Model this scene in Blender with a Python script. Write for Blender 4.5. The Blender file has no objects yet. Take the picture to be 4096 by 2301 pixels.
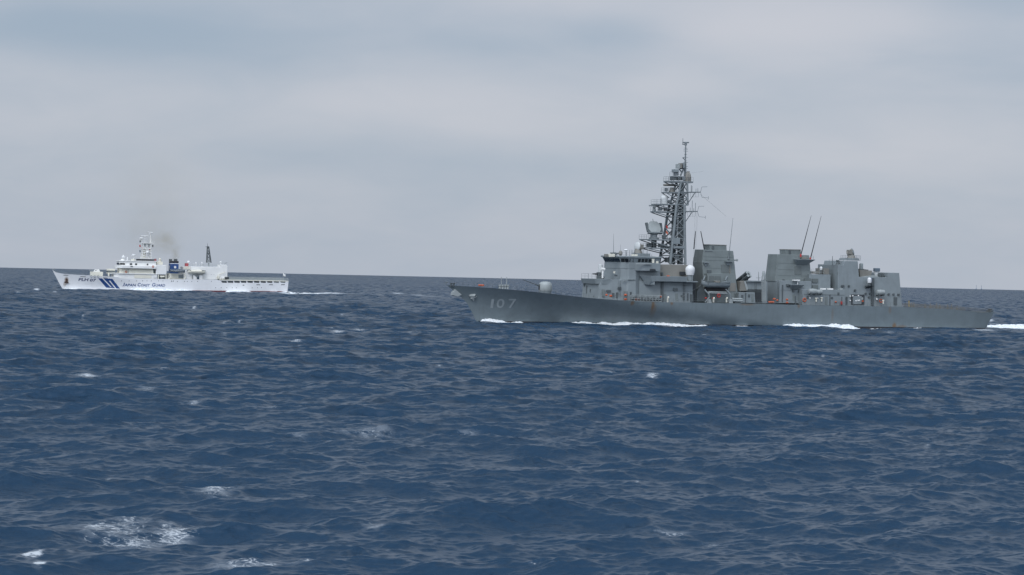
import bpy, bmesh, math, random
import numpy as np
from mathutils import Vector, Matrix

random.seed(7)
SC = bpy.context.scene
COL = SC.collection

# ------------------------------------------------------------------ camera
F_PX, CAM_H, EARTH = 10000.0, 15.0, 610000.0     # focal length in photo pixels, eye height, radius of the sea's curve
DH = math.sqrt(2 * CAM_H * EARTH)
DIP = 2 * CAM_H / DH
PITCH = (1150.5 - (1114.5 - DIP * F_PX)) / F_PX
ROLL = math.atan(91 / 4096)
fw = np.array([0, math.cos(PITCH), -math.sin(PITCH)])
up0 = np.array([0, math.sin(PITCH), math.cos(PITCH)])
rt0 = np.array([1.0, 0, 0])
c_r = rt0 * math.cos(ROLL) + up0 * math.sin(ROLL)
c_u = -rt0 * math.sin(ROLL) + up0 * math.cos(ROLL)
cd = bpy.data.cameras.new('camera')
cam = bpy.data.objects.new('camera', cd)
COL.objects.link(cam)
cd.sensor_width = 36.0
cd.lens = 36.0 * F_PX / 4096
cd.clip_start, cd.clip_end = 1.0, 40000.0
cam.matrix_world = Matrix(((c_r[0], c_u[0], -fw[0], 0), (c_r[1], c_u[1], -fw[1], 0), (c_r[2], c_u[2], -fw[2], CAM_H), (0, 0, 0, 1)))
SC.camera = cam

# ------------------------------------------------------------------ world: overcast sky over a clear-sky base
SUN_EL, SUN_AZ = math.radians(50), math.radians(203)      # azimuth clockwise from +Y (view direction)
w = bpy.data.worlds.new('World')
SC.world = w
w.use_nodes = True
nt = w.node_tree
nt.nodes.clear()
N, L = nt.nodes.new, nt.links.new


def math_node(nt, op, a, b=None, c=None, clamp=False):
    n = nt.nodes.new('ShaderNodeMath')
    n.operation = op
    n.use_clamp = clamp
    for i, v in enumerate((a, b, c)):
        if v is None:
            continue
        if isinstance(v, (int, float)):
            n.inputs[i].default_value = v
        else:
            nt.links.new(v, n.inputs[i])
    return n.outputs[0]


def mix_col(nt, fac, a, b, blend='MIX'):
    n = nt.nodes.new('ShaderNodeMix')
    n.data_type = 'RGBA'
    n.blend_type = blend
    n.clamp_factor = True
    for sock, v in ((n.inputs[0], fac), (n.inputs[6], a), (n.inputs[7], b)):
        if isinstance(v, (int, float)):
            sock.default_value = v
        elif isinstance(v, tuple):
            sock.default_value = (v[0], v[1], v[2], 1)
        else:
            nt.links.new(v, sock)
    return n.outputs[2]


def noise(nt, vec, scale, detail=4, rough=0.55, dist=0.0):
    n = nt.nodes.new('ShaderNodeTexNoise')
    n.inputs['Scale'].default_value = scale
    n.inputs['Detail'].default_value = detail
    n.inputs['Roughness'].default_value = rough
    n.inputs['Distortion'].default_value = dist
    if vec is not None:
        nt.links.new(vec, n.inputs['Vector'])
    return n.outputs['Fac']


def mapping(nt, vec, scale=(1, 1, 1), loc=(0, 0, 0), rot=(0, 0, 0)):
    n = nt.nodes.new('ShaderNodeMapping')
    n.inputs['Scale'].default_value = scale
    n.inputs['Location'].default_value = loc
    n.inputs['Rotation'].default_value = rot
    nt.links.new(vec, n.inputs['Vector'])
    return n.outputs['Vector']


def ramp(nt, fac, a, b):
    n = nt.nodes.new('ShaderNodeMapRange')
    n.interpolation_type = 'SMOOTHSTEP'
    n.inputs['From Min'].default_value = a
    n.inputs['From Max'].default_value = b
    nt.links.new(fac, n.inputs['Value'])
    return n.outputs['Result']


tc = N('ShaderNodeTexCoord')
dirv = tc.outputs['Generated']
sep = N('ShaderNodeSeparateXYZ')
L(dirv, sep.inputs[0])
az = math_node(nt, 'ARCTAN2', sep.outputs[0], sep.outputs[1])
el = math_node(nt, 'ARCSINE', sep.outputs[2])
ae = N('ShaderNodeCombineXYZ')
L(az, ae.inputs[0])
L(el, ae.inputs[1])
sky = N('ShaderNodeTexSky')
sky.sky_type = 'NISHITA'
sky.sun_disc = False
sky.sun_elevation = SUN_EL
sky.sun_rotation = SUN_AZ
# base cloud tone: a little brighter with height and much brighter round the veiled sun behind the viewer
bright = math_node(nt, 'ADD', 1.0, math_node(nt, 'MULTIPLY', ramp(nt, el, 0.12, 1.3), 0.55))
sd = (math.sin(SUN_AZ) * math.cos(SUN_EL), math.cos(SUN_AZ) * math.cos(SUN_EL), math.sin(SUN_EL))
dt = N('ShaderNodeVectorMath')
dt.operation = 'DOT_PRODUCT'
L(dirv, dt.inputs[0])
dt.inputs[1].default_value = sd
glow = math_node(nt, 'MULTIPLY', ramp(nt, dt.outputs['Value'], 0.0, 1.0), 1.9)
bright = math_node(nt, 'ADD', bright, glow)
# heavier cloud added overhead ahead, out of view, to darken the sea's reflections
ahead = ramp(nt, sep.outputs[1], -0.1, 0.45)
heavy = math_node(nt, 'MULTIPLY', math_node(nt, 'MULTIPLY', ramp(nt, el, 0.11, 0.38), ahead), 0.58)
bright = math_node(nt, 'MULTIPLY', bright, math_node(nt, 'SUBTRACT', 1.0, heavy))
# banks: streaky noise in azimuth / elevation plus broad soft banks
n1 = noise(nt, mapping(nt, ae.outputs[0], (9, 34, 1), (3.1, 0.4, 0), (0, 0, math.radians(-8))), 1.0, 5, 0.5, 0.6)
n2 = noise(nt, mapping(nt, ae.outputs[0], (24, 70, 1), (1.7, 2.2, 0), (0, 0, math.radians(10))), 1.0, 4, 0.55, 0.4)
mask = math_node(nt, 'ADD', math_node(nt, 'MULTIPLY', math_node(nt, 'SUBTRACT', n1, 0.5), 0.42),
                 math_node(nt, 'MULTIPLY', math_node(nt, 'SUBTRACT', n2, 0.5), 0.22))
# (azimuth deg, elevation deg, half width, half height, amount): blue-grey gaps are negative, pale banks positive
BANKS = [(-9.6, 5.0, 4.2, 0.55, -0.40), (-10.0, 6.2, 6.0, 0.5, -0.10), (-6.0, 4.2, 3.5, 0.5, -0.16), (-9.0, 3.0, 4.0, 0.6, 0.12),
         (-3.0, 3.9, 4.0, 0.7, 0.22), (-0.6, 4.9, 1.6, 0.3, -0.22), (2.3, 5.2, 1.8, 0.4, -0.22), (0.2, 3.2, 4.5, 0.7, 0.16),
         (-4.5, 2.4, 4.0, 0.7, -0.10), (-1.0, 6.0, 5.0, 0.5, 0.05), (3.6, 4.1, 1.6, 0.45, 0.24), (7.0, 5.6, 3.0, 0.9, 0.34), (1.6, 6.2, 2.6, 0.5, 0.22), (4.6, 5.3, 2.0, 0.6, 0.26),
         (10.5, 4.6, 2.6, 0.5, -0.06), (9.5, 2.8, 3.4, 0.9, 0.24), (5.6, 2.6, 1.6, 0.7, 0.10), (3.0, 2.1, 3.0, 0.5, -0.15),
         (10.5, 6.1, 2.0, 0.35, -0.18)]
for a0, e0, sa, se, amt in BANKS:
    da = math_node(nt, 'MULTIPLY', math_node(nt, 'SUBTRACT', az, math.radians(a0)), 1 / math.radians(sa))
    de = math_node(nt, 'MULTIPLY', math_node(nt, 'SUBTRACT', el, math.radians(e0)), 1 / math.radians(se))
    r2 = math_node(nt, 'ADD', math_node(nt, 'MULTIPLY', da, da), math_node(nt, 'MULTIPLY', de, de))
    g = math_node(nt, 'EXPONENT', math_node(nt, 'MULTIPLY', r2, -1.0))
    mask = math_node(nt, 'ADD', mask, math_node(nt, 'MULTIPLY', g, amt))
mk = ramp(nt, mask, -0.48, 0.52)
cloud = mix_col(nt, mk, (0.345, 0.425, 0.530), (0.565, 0.580, 0.642))
cloud = mix_col(nt, heavy, cloud, (0.34, 0.46, 0.57))
cl = N('ShaderNodeVectorMath')
cl.operation = 'SCALE'
L(cloud, cl.inputs[0])
L(math_node(nt, 'MULTIPLY', bright, 10.0), cl.inputs['Scale'])
skymix = mix_col(nt, 0.92, sky.outputs['Color'], cl.outputs[0])
bg = N('ShaderNodeBackground')
bg.inputs['Strength'].default_value = 0.1
L(skymix, bg.inputs['Color'])
wo = N('ShaderNodeOutputWorld')
L(bg.outputs[0], wo.inputs['Surface'])

sl = bpy.data.lights.new('sun', 'SUN')
sl.energy = 1.0
sl.angle = math.radians(18)
sl.color = (1.0, 0.97, 0.92)
so = bpy.data.objects.new('sun', sl)
COL.objects.link(so)
so.rotation_euler = Vector(sd).to_track_quat('Z', 'Y').to_euler()
SC.view_settings.view_transform = 'Standard'
SC.view_settings.look = 'None'
SC.view_settings.exposure = 0.0
SC.view_settings.gamma = 1.0
SC.cycles.volume_step_rate = 1.0
SC.cycles.max_bounces = 6


# ------------------------------------------------------------------ materials
def new_mat(name):
    m = bpy.data.materials.new(name)
    m.use_nodes = True
    b = m.node_tree.nodes['Principled BSDF']
    return m, m.node_tree, b


def paint(name, col, rough=0.55, var=0.18, streak=0.25, rust=0.0, spots=(), metal=0.0):
    """Weathered paint: blotchy fading, run-off streaks down the plating, rust blooms."""
    m, t, b = new_mat(name)
    tcn = t.nodes.new('ShaderNodeTexCoord')
    o = tcn.outputs['Object']
    blot = noise(t, o, 0.35, 5, 0.6)
    c = mix_col(t, ramp(t, blot, 0.25, 0.75), tuple(x * (1 - var) for x in col), tuple(min(1, x * (1 + var)) for x in col))
    if streak:
        st = noise(t, mapping(t, o, (1.1, 1.1, 0.07)), 1.3, 5, 0.6)
        c = mix_col(t, math_node(t, 'MULTIPLY', ramp(t, st, 0.52, 0.8), streak), c, tuple(x * 0.55 for x in col))
        st2 = noise(t, mapping(t, o, (0.9, 0.9, 0.05), (7, 3, 2)), 1.0, 4, 0.6)
        c = mix_col(t, math_node(t, 'MULTIPLY', ramp(t, st2, 0.58, 0.8), streak * 0.7), c, tuple(min(1, x * 1.25) for x in col))
    if rust:
        rn = noise(t, mapping(t, o, (1.0, 1.0, 0.12), (1, 9, 4)), 0.8, 6, 0.65)
        c = mix_col(t, math_node(t, 'MULTIPLY', ramp(t, rn, 0.64, 0.8), rust), c, (0.16, 0.085, 0.03))
    if spots:
        sp = t.nodes.new('ShaderNodeSeparateXYZ')
        t.links.new(o, sp.inputs[0])
        rg = noise(t, mapping(t, o, (2.5, 2.5, 0.5)), 1.0, 5, 0.7)
        for (x0, z0, sx, sz, amt, rc) in spots:          # stains at fixed places on the plating
            dx = math_node(t, 'MULTIPLY', math_node(t, 'SUBTRACT', sp.outputs[0], x0), 1 / sx)
            dz = math_node(t, 'MULTIPLY', math_node(t, 'SUBTRACT', sp.outputs[2], z0), 1 / sz)
            g = math_node(t, 'EXPONENT', math_node(t, 'MULTIPLY', math_node(t, 'ADD', math_node(t, 'MULTIPLY', dx, dx), math_node(t, 'MULTIPLY', dz, dz)), -1.0))
            c = mix_col(t, math_node(t, 'MULTIPLY', ramp(t, math_node(t, 'MULTIPLY', g, math_node(t, 'ADD', rg, 0.35)), 0.15, 0.75), amt), c, rc)
    t.links.new(c, b.inputs['Base Color'])
    b.inputs['Roughness'].default_value = rough
    b.inputs['Metallic'].default_value = metal
    bn = t.nodes.new('ShaderNodeBump')
    bn.inputs['Strength'].default_value = 0.25
    bn.inputs['Distance'].default_value = 0.05
    t.links.new(noise(t, mapping(t, o, (0.5, 0.5, 0.8)), 1.2, 3, 0.5), bn.inputs['Height'])
    t.links.new(bn.outputs[0], b.inputs['Normal'])
    return m


RUST = (0.17, 0.10, 0.045)
GREY = (0.206, 0.238, 0.250)
MATS = {}


def M(k):
    return MATS[k]


MATS['grey'] = paint('grey paint', GREY, 0.5, 0.10, 0.30, 0.05)
MATS['grey_funnel'] = paint('sooty grey paint', (0.165, 0.192, 0.192), 0.55, 0.12, 0.35, 0.10)
MATS['grey_pale'] = paint('pale grey paint', (0.30, 0.33, 0.33), 0.5, 0.10, 0.2, 0.05)
MATS['grey_brown'] = paint('weathered brown grey paint', (0.20, 0.195, 0.175), 0.6, 0.12, 0.3, 0.12)
MATS['grey_dark'] = paint('dark grey paint', (0.082, 0.098, 0.104), 0.6, 0.15, 0.2)
MATS['mast_grey'] = paint('mast grey paint', (0.165, 0.19, 0.20), 0.5, 0.15, 0.2, 0.1)
MATS['deck_grey'] = paint('deck grey paint', (0.10, 0.11, 0.11), 0.7, 0.15, 0.0)
MATS['black'] = paint('black paint', (0.02, 0.02, 0.024), 0.5, 0.1, 0.1)
MATS['dark_hole'] = paint('dark grey recess', (0.035, 0.042, 0.048), 0.7, 0.1, 0.0)  # inner darkness of openings put into the colour; also dark gear
MATS['white'] = paint('white paint', (0.78, 0.78, 0.76), 0.45, 0.04, 0.18, 0.10)
MATS['white_dome'] = paint('white radome', (0.70, 0.71, 0.71), 0.4, 0.02, 0.04)
MATS['cream'] = paint('cream paint', (0.72, 0.70, 0.60), 0.5, 0.05, 0.12, 0.08)
MATS['pale_dome'] = paint('off white radome', (0.50, 0.52, 0.52), 0.45, 0.04, 0.1)
MATS['orange'] = paint('orange paint', (0.50, 0.105, 0.04), 0.5, 0.10, 0.0)
MATS['red'] = paint('red paint', (0.42, 0.03, 0.025), 0.5, 0.12, 0.0)
MATS['blue'] = paint('blue paint', (0.018, 0.065, 0.21), 0.45, 0.08, 0.08)
MATS['navy'] = paint('navy lettering', (0.015, 0.03, 0.105), 0.5, 0.08, 0.0)
MATS['boat_blue'] = paint('grey blue rubber', (0.10, 0.135, 0.17), 0.6, 0.1, 0.0)
MATS['yellow'] = paint('yellow paint', (0.55, 0.36, 0.06), 0.5, 0.1, 0.0)
MATS['number'] = paint('faded pale grey lettering', (0.270, 0.305, 0.318), 0.55, 0.12, 0.2)
MATS['far_post'] = paint('far haze grey', (0.20, 0.25, 0.31), 0.6, 0.1, 0.0)  # haze of distance put into the blue-grey colour
m_, t_, b_ = new_mat('bridge glass')
b_.inputs['Base Color'].default_value = (0.012, 0.016, 0.02, 1)
b_.inputs['Roughness'].default_value = 0.12
MATS['glass'] = m_


# ------------------------------------------------------------------ mesh helpers
class MB:
    def __init__(s):
        s.v, s.f = [], []

    def add(s, vs, fs):
        o = len(s.v)
        s.v += [tuple(map(float, p)) for p in vs]
        s.f += [tuple(i + o for i in f) for f in fs]
        return s

    def box(s, x0, x1, y0, y1, z0, z1):
        vs = [(x, y, z) for z in (z0, z1) for y in (y0, y1) for x in (x0, x1)]
        return s.add(vs, [(0, 2, 3, 1), (4, 5, 7, 6), (0, 1, 5, 4), (2, 6, 7, 3), (0, 4, 6, 2), (1, 3, 7, 5)])

    def tube(s, p, q, r, r2=None, n=6):
        p, q = Vector(p), Vector(q)
        d = (q - p)
        if d.length < 1e-6:
            return s
        d.normalize()
        a = d.orthogonal().normalized()
        b = d.cross(a)
        r2 = r if r2 is None else r2
        vs = []
        for c, rr in ((p, r), (q, r2)):
            for i in range(n):
                t = 2 * math.pi * i / n
                vs.append(c + (a * math.cos(t) + b * math.sin(t)) * rr)
        fs = [(i, (i + 1) % n, n + (i + 1) % n, n + i) for i in range(n)]
        fs += [tuple(range(n - 1, -1, -1)), tuple(range(n, 2 * n))]
        return s.add(vs, fs)

    def path(s, pts, r, n=6):
        for a, b in zip(pts, pts[1:]):
            s.tube(a, b, r, n=n)
        return s

    def prism(s, poly, y0, y1):
        """polygon of (X, Z) extruded from Y=y0 to Y=y1 (numbers or functions of Z)"""
        f0 = y0 if callable(y0) else (lambda z: y0)
        f1 = y1 if callable(y1) else (lambda z: y1)
        n = len(poly)
        vs = [(x, f0(z), z) for x, z in poly] + [(x, f1(z), z) for x, z in poly]
        fs = [(i, (i + 1) % n, n + (i + 1) % n, n + i) for i in range(n)]
        fs += [tuple(range(n - 1, -1, -1)), tuple(range(n, 2 * n))]
        return s.add(vs, fs)

    def plan(s, pts, z0, z1, top=None, z0f=None):
        """port outline [(X, Y)...] front to aft, mirrored; top = outline at the upper edge"""
        top = top or pts
        ring0 = list(pts) + [(x, -y) for x, y in reversed(pts)]
        ring1 = list(top) + [(x, -y) for x, y in reversed(top)]
        n = len(ring0)
        vs = [(x, y, z0) for x, y in ring0] + [(x, y, z1) for x, y in ring1]
        fs = [(i, (i + 1) % n, n + (i + 1) % n, n + i) for i in range(n)]
        fs += [tuple(range(n - 1, -1, -1)), tuple(range(n, 2 * n))]
        return s.add(vs, fs)

    def lathe(s, c, prof, n=20, axis='Z'):
        vs, fs = [], []
        for r, h in prof:
            for i in range(n):
                t = 2 * math.pi * i / n
                a, b = r * math.cos(t), r * math.sin(t)
                p = {'Z': (a, b, h), 'X': (h, a, b), 'Y': (a, h, b)}[axis]
                vs.append((c[0] + p[0], c[1] + p[1], c[2] + p[2]))
        for k in range(len(prof) - 1):
            for i in range(n):
                j = (i + 1) % n
                fs.append((k * n + i, k * n + j, (k + 1) * n + j, (k + 1) * n + i))
        fs.append(tuple(range(n - 1, -1, -1)))
        fs.append(tuple((len(prof) - 1) * n + i for i in range(n)))
        return s.add(vs, fs)

    def torus(s, c, R_, r, axis='Y', n=20, m=8):
        vs, fs = [], []
        for i in range(n):
            t = 2 * math.pi * i / n
            for j in range(m):
                u = 2 * math.pi * j / m
                rr = R_ + r * math.cos(u)
                a, b, h = rr * math.cos(t), rr * math.sin(t), r * math.sin(u)
                p = {'Z': (a, b, h), 'X': (h, a, b), 'Y': (a, h, b)}[axis]
                vs.append((c[0] + p[0], c[1] + p[1], c[2] + p[2]))
        for i in range(n):
            for j in range(m):
                a, b = (i + 1) % n, (j + 1) % m
                fs.append((i * m + j, a * m + j, a * m + b, i * m + b))
        return s.add(vs, fs)

    def rail(s, pts, h=1.05, r=0.025, wires=2, gap=1.6):
        for a, b in zip(pts, pts[1:]):
            a, b = Vector(a), Vector(b)
            n = max(1, int((b - a).length / gap))
            for i in range(n + 1):
                p = a.lerp(b, i / n)
                s.tube(p, p + Vector((0, 0, h)), r, n=4)
            for k in range(wires):
                z = Vector((0, 0, h * (k + 1) / wires))
                s.tube(a + z, b + z, r * 0.8, n=4)
        return s

    def build(s, name, mat, parent=None, smooth=False, bevel=0.0):
        me = bpy.data.meshes.new(name)
        me.from_pydata(s.v, [], s.f)
        bm = bmesh.new()
        bm.from_mesh(me)
        bmesh.ops.recalc_face_normals(bm, faces=bm.faces)
        bm.to_mesh(me)
        bm.free()
        me.materials.append(M(mat) if isinstance(mat, str) else mat)
        if smooth:
            for p in me.polygons:
                p.use_smooth = True
            try:
                me.set_sharp_from_angle(angle=math.radians(40))
            except Exception:
                pass
        o = bpy.data.objects.new(name, me)
        COL.objects.link(o)
        if parent:
            o.parent = parent
        if bevel:
            bv = o.modifiers.new('bevel', 'BEVEL')
            bv.width = bevel
            bv.segments = 2
            bv.limit_method = 'ANGLE'
        return o


def DOME(r, h, n=7):
    """profile of a radome: straight skirt of height h under a round cap"""
    return [(r * 0.86, 0), (r, h)] + [(r * math.cos(math.pi / 2 * i / n), h + r * math.sin(math.pi / 2 * i / n)) for i in range(1, n)] + [(0.02, h + r)]


def BALL(r, n=9):
    return [(max(0.01, r * math.sin(math.pi * i / n)), -r * math.cos(math.pi * i / n)) for i in range(n + 1)]


def tag(o, label, cat, group=None, kind=None):
    o['label'] = label
    if cat:
        o['category'] = cat
    if group:
        o['group'] = group
    if kind:
        o['kind'] = kind
    return o


def empty(name, loc, rz=0.0):
    o = bpy.data.objects.new(name, None)
    COL.objects.link(o)
    o.location = loc
    o.rotation_euler = (0, 0, rz)
    o.empty_display_size = 1
    return o


def copy_tree(o, parent=None):
    c = o.copy()
    COL.objects.link(c)
    if parent:
        c.parent = parent
    for ch in list(o.children):
        copy_tree(ch, c)
    return c


def ray(px, py):
    d = fw * F_PX + c_r * (px - 2048) - c_u * (py - 1150.5)
    return d / np.linalg.norm(d)


def sea_point(px, py):
    d = ray(px, py)
    s, hh = -d[2], math.hypot(d[0], d[1])
    a = hh * hh / (2 * EARTH)
    t = (s - math.sqrt(max(0.0, s * s - 4 * a * CAM_H))) / (2 * a)
    return np.array([0, 0, CAM_H]) + d * t


def interp(x, pts):
    pts = sorted(pts)
    return float(np.interp(x, [p[0] for p in pts], [p[1] for p in pts]))


class Ship:
    """ship frame: X forward, Y to port, Z up from the waterline"""

    def __init__(s, px, py, y_at, yaw_deg, z_off=0.0):
        th = math.radians(yaw_deg)
        s.rz = math.pi + th
        s.u = np.array([-math.cos(th), -math.sin(th), 0])
        s.p = np.array([math.sin(th), -math.cos(th), 0])
        w0 = sea_point(px, py)
        s.o = w0 - s.p * y_at
        s.o[2] = -(s.o[0] ** 2 + s.o[1] ** 2) / (2 * EARTH) + z_off

    def world(s, P):
        return s.o + s.u * P[0] + s.p * P[1] + np.array([0, 0, P[2]])

    def q(s, px, py, Y):
        d = ray(px, py)
        v = np.array([0, 0, CAM_H]) - s.o
        t = (Y - v @ s.p) / (d @ s.p)
        h = v + d * t
        return float(h @ s.u), float(h[2])

    def P(s, px, py, Y):
        x, z = s.q(px, py, Y)
        return Vector((x, Y, z))

    # hull form
    def form(s, stem, transom, sheer, Bw, Bd, Lw, Ld, pw, pd, aft0, aft_w, aft_d):
        s.stem = [(z, x) for x, z in stem]
        s.tran = [(z, x) for x, z in transom]
        s.sheer = sheer
        s.prm = (Bw, Bd, Lw, Ld, pw, pd, aft0, aft_w, aft_d)

    def deck_z(s, x):
        return interp(x, s.sheer)

    def b(s, X, Z):
        Bw, Bd, Lw, Ld, pw, pd, aft0, aw, ad = s.prm
        k = min(1.15, max(-0.3, Z / max(1.0, s.deck_z(X))))
        lp = lambda a, c: a + (c - a) * k
        t = min(1, max(0, (interp(Z, s.stem) - X) / lp(Lw, Ld)))
        g = 1 - (1 - t) ** lp(pw, pd)
        xt = interp(Z, s.tran)
        ta = min(1, max(0, (aft0 - X) / (aft0 - xt)))
        return max(0.0, lp(Bw, Bd) * g * (1 - lp(aw, ad) * ta * ta))

    def hit(s, px, py):
        Y = 5.0
        for _ in range(30):
            X, Z = s.q(px, py, Y)
            Y = 0.5 * Y + 0.5 * s.b(X, Z)
        X, Z = s.q(px, py, Y)
        return X, s.b(X, Z), Z

    def hull_mesh(s, nu=96, nv=16, zlow=-2.5, z_top=None):
        def pt(u, v):
            z = zlow + 6 * v
            for _ in range(8):
                xs, xt = interp(z, s.stem), interp(z, s.tran)
                x = xs + (xt - xs) * u
                z = zlow + (s.deck_z(x) - zlow) * v
            return x, z
        us = [0.5 - 0.5 * math.cos(math.pi * i / nu) if False else (i / nu) ** 1.25 for i in range(nu + 1)]
        us = sorted(us)
        mb = MB()
        grid = {}
        for side in (1, -1):
            for j in range(nv + 1):
                for i, u in enumerate(us):
                    x, z = pt(u, j / nv)
                    grid[(side, i, j)] = len(mb.v)
                    mb.v.append((x, side * s.b(x, z) if i else side * 0.0, z))
            for j in range(nv):
                for i in range(nu):
                    q = [grid[(side, i, j)], grid[(side, i + 1, j)], grid[(side, i + 1, j + 1)], grid[(side, i, j + 1)]]
                    mb.f.append(tuple(q if side > 0 else reversed(q)))
        for j in range(nv):
            mb.f.append((grid[(1, nu, j)], grid[(-1, nu, j)], grid[(-1, nu, j + 1)], grid[(1, nu, j + 1)]))
        return mb

    def deck_mesh(s, x0, x1, dz=-0.06, n=60, inset=0.05):
        mb = MB()
        for i in range(n + 1):
            x = x0 + (x1 - x0) * i / n
            z = s.deck_z(x) + dz
            y = max(0.02, s.b(x, z) - inset)
            mb.v += [(x, y, z), (x, -y, z)]
        for i in range(n):
            mb.f.append((2 * i, 2 * i + 2, 2 * i + 3, 2 * i + 1))
        return mb

    def decal(s, polys, name, mat, parent, off=0.025, cut=8):
        """polygons given in photo pixels, laid on the port plating and given a paint-film thickness"""
        bm = bmesh.new()
        for poly in polys:
            bm.faces.new([bm.verts.new((x, y, 0)) for x, y in poly])
        bmesh.ops.triangulate(bm, faces=bm.faces)
        if cut:
            bmesh.ops.subdivide_edges(bm, edges=[e for e in bm.edges if e.calc_length() > 8], cuts=3, use_grid_fill=True)
        for v in bm.verts:
            X, Y, Z = s.hit(v.co.x, v.co.y)
            v.co = (X, Y + off, Z)
        return s._finish(bm, name, mat, parent)

    def _finish(s, bm, name, mat, parent):
        me = bpy.data.meshes.new(name)
        bm.to_mesh(me)
        bm.free()
        me.materials.append(M(mat))
        o = bpy.data.objects.new(name, me)
        COL.objects.link(o)
        o.parent = parent
        return o

    def text(s, chunks, name, mat, parent, off=0.03, bold=0.02):
        """chunks: (string, x0, x1, y_top, y_base, slant px) in photo pixels"""
        bm = bmesh.new()
        for (txt, x0, x1, yt, yb, sl_) in chunks:
            cu = bpy.data.curves.new('lettering', 'FONT')
            cu.body = txt
            cu.offset = bold
            cu.resolution_u = 3
            ob = bpy.data.objects.new('lettering', cu)
            COL.objects.link(ob)
            dg = bpy.context.evaluated_depsgraph_get()
            me = ob.evaluated_get(dg).to_mesh()
            vs = [v.co.copy() for v in me.vertices]
            fs = [tuple(p.vertices) for p in me.polygons]
            ob.evaluated_get(dg).to_mesh_clear()
            bpy.data.objects.remove(ob)
            ax, bx = min(v.x for v in vs), max(v.x for v in vs)
            ay, by = min(v.y for v in vs), max(v.y for v in vs)
            nv = []
            for v in vs:
                fy = (v.y - ay) / (by - ay)
                fx = (v.x - ax) / (bx - ax)
                px = x0 + fx * (x1 - x0 - abs(sl_)) + sl_ * fy
                py = yb + (yt - yb) * fy + 0.02 * (px - x0)
                X, Y, Z = s.hit(px, py)
                nv.append(bm.verts.new((X, Y + off, Z)))
            for f in fs:
                try:
                    bm.faces.new([nv[i] for i in f])
                except ValueError:
                    pass
        return s._finish(bm, name, mat, parent)


# ------------------------------------------------------------------ sea
rng = np.random.default_rng(11)
NW = 130
lam = np.exp(np.linspace(math.log(46.0), math.log(0.55), NW)) * rng.uniform(0.96, 1.04, NW)
kk = 2 * np.pi / lam
wdir = math.radians(-66)
spread = np.where(lam > 14, 0.42, 0.72)
wang = wdir + rng.normal(0, 1, NW) * spread
slope = np.where(lam > 26, 0.015, np.where(lam > 11, 0.025, np.where(lam > 3.5, .034, .030))) * np.clip((60 / lam) ** 0.0, 0.5, 1) * rng.uniform(0.6, 1.4, NW)
slope *= np.where(lam > 36, 0.6, 1.0)
amp = slope / kk
kx, ky = kk * np.cos(wang), kk * np.sin(wang)
ph = np.random.default_rng(1042).uniform(0, 2 * np.pi, NW)
QG = 1.2
CHOP_A, CHOP_B, CHOP_FAR = 0.62, 0.55, 27.0        # tilt of ripples the mesh is too coarse to carry
SEA_COL = (0.0095, 0.035, 0.072, 1)


def wave_height(x, y, min_lam=2.5):
    x, y = np.asarray(x, float), np.asarray(y, float)
    z = -(x * x + y * y) / (2 * EARTH)
    xt, yt = x, y
    for _ in range(4):                    # undo the sideways shift of the crests
        dx, dy = 0.0, 0.0
        for i in range(NW):
            if lam[i] > min_lam:
                s_ = np.sin(kx[i] * x + ky[i] * y + ph[i]) * QG * amp[i]
                dx, dy = dx - math.cos(wang[i]) * s_, dy - math.sin(wang[i]) * s_
        x, y = xt - dx, yt - dy
    for i in range(NW):
        if lam[i] > min_lam:
            z = z + amp[i] * np.cos(kx[i] * x + ky[i] * y + ph[i])
    return z


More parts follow.
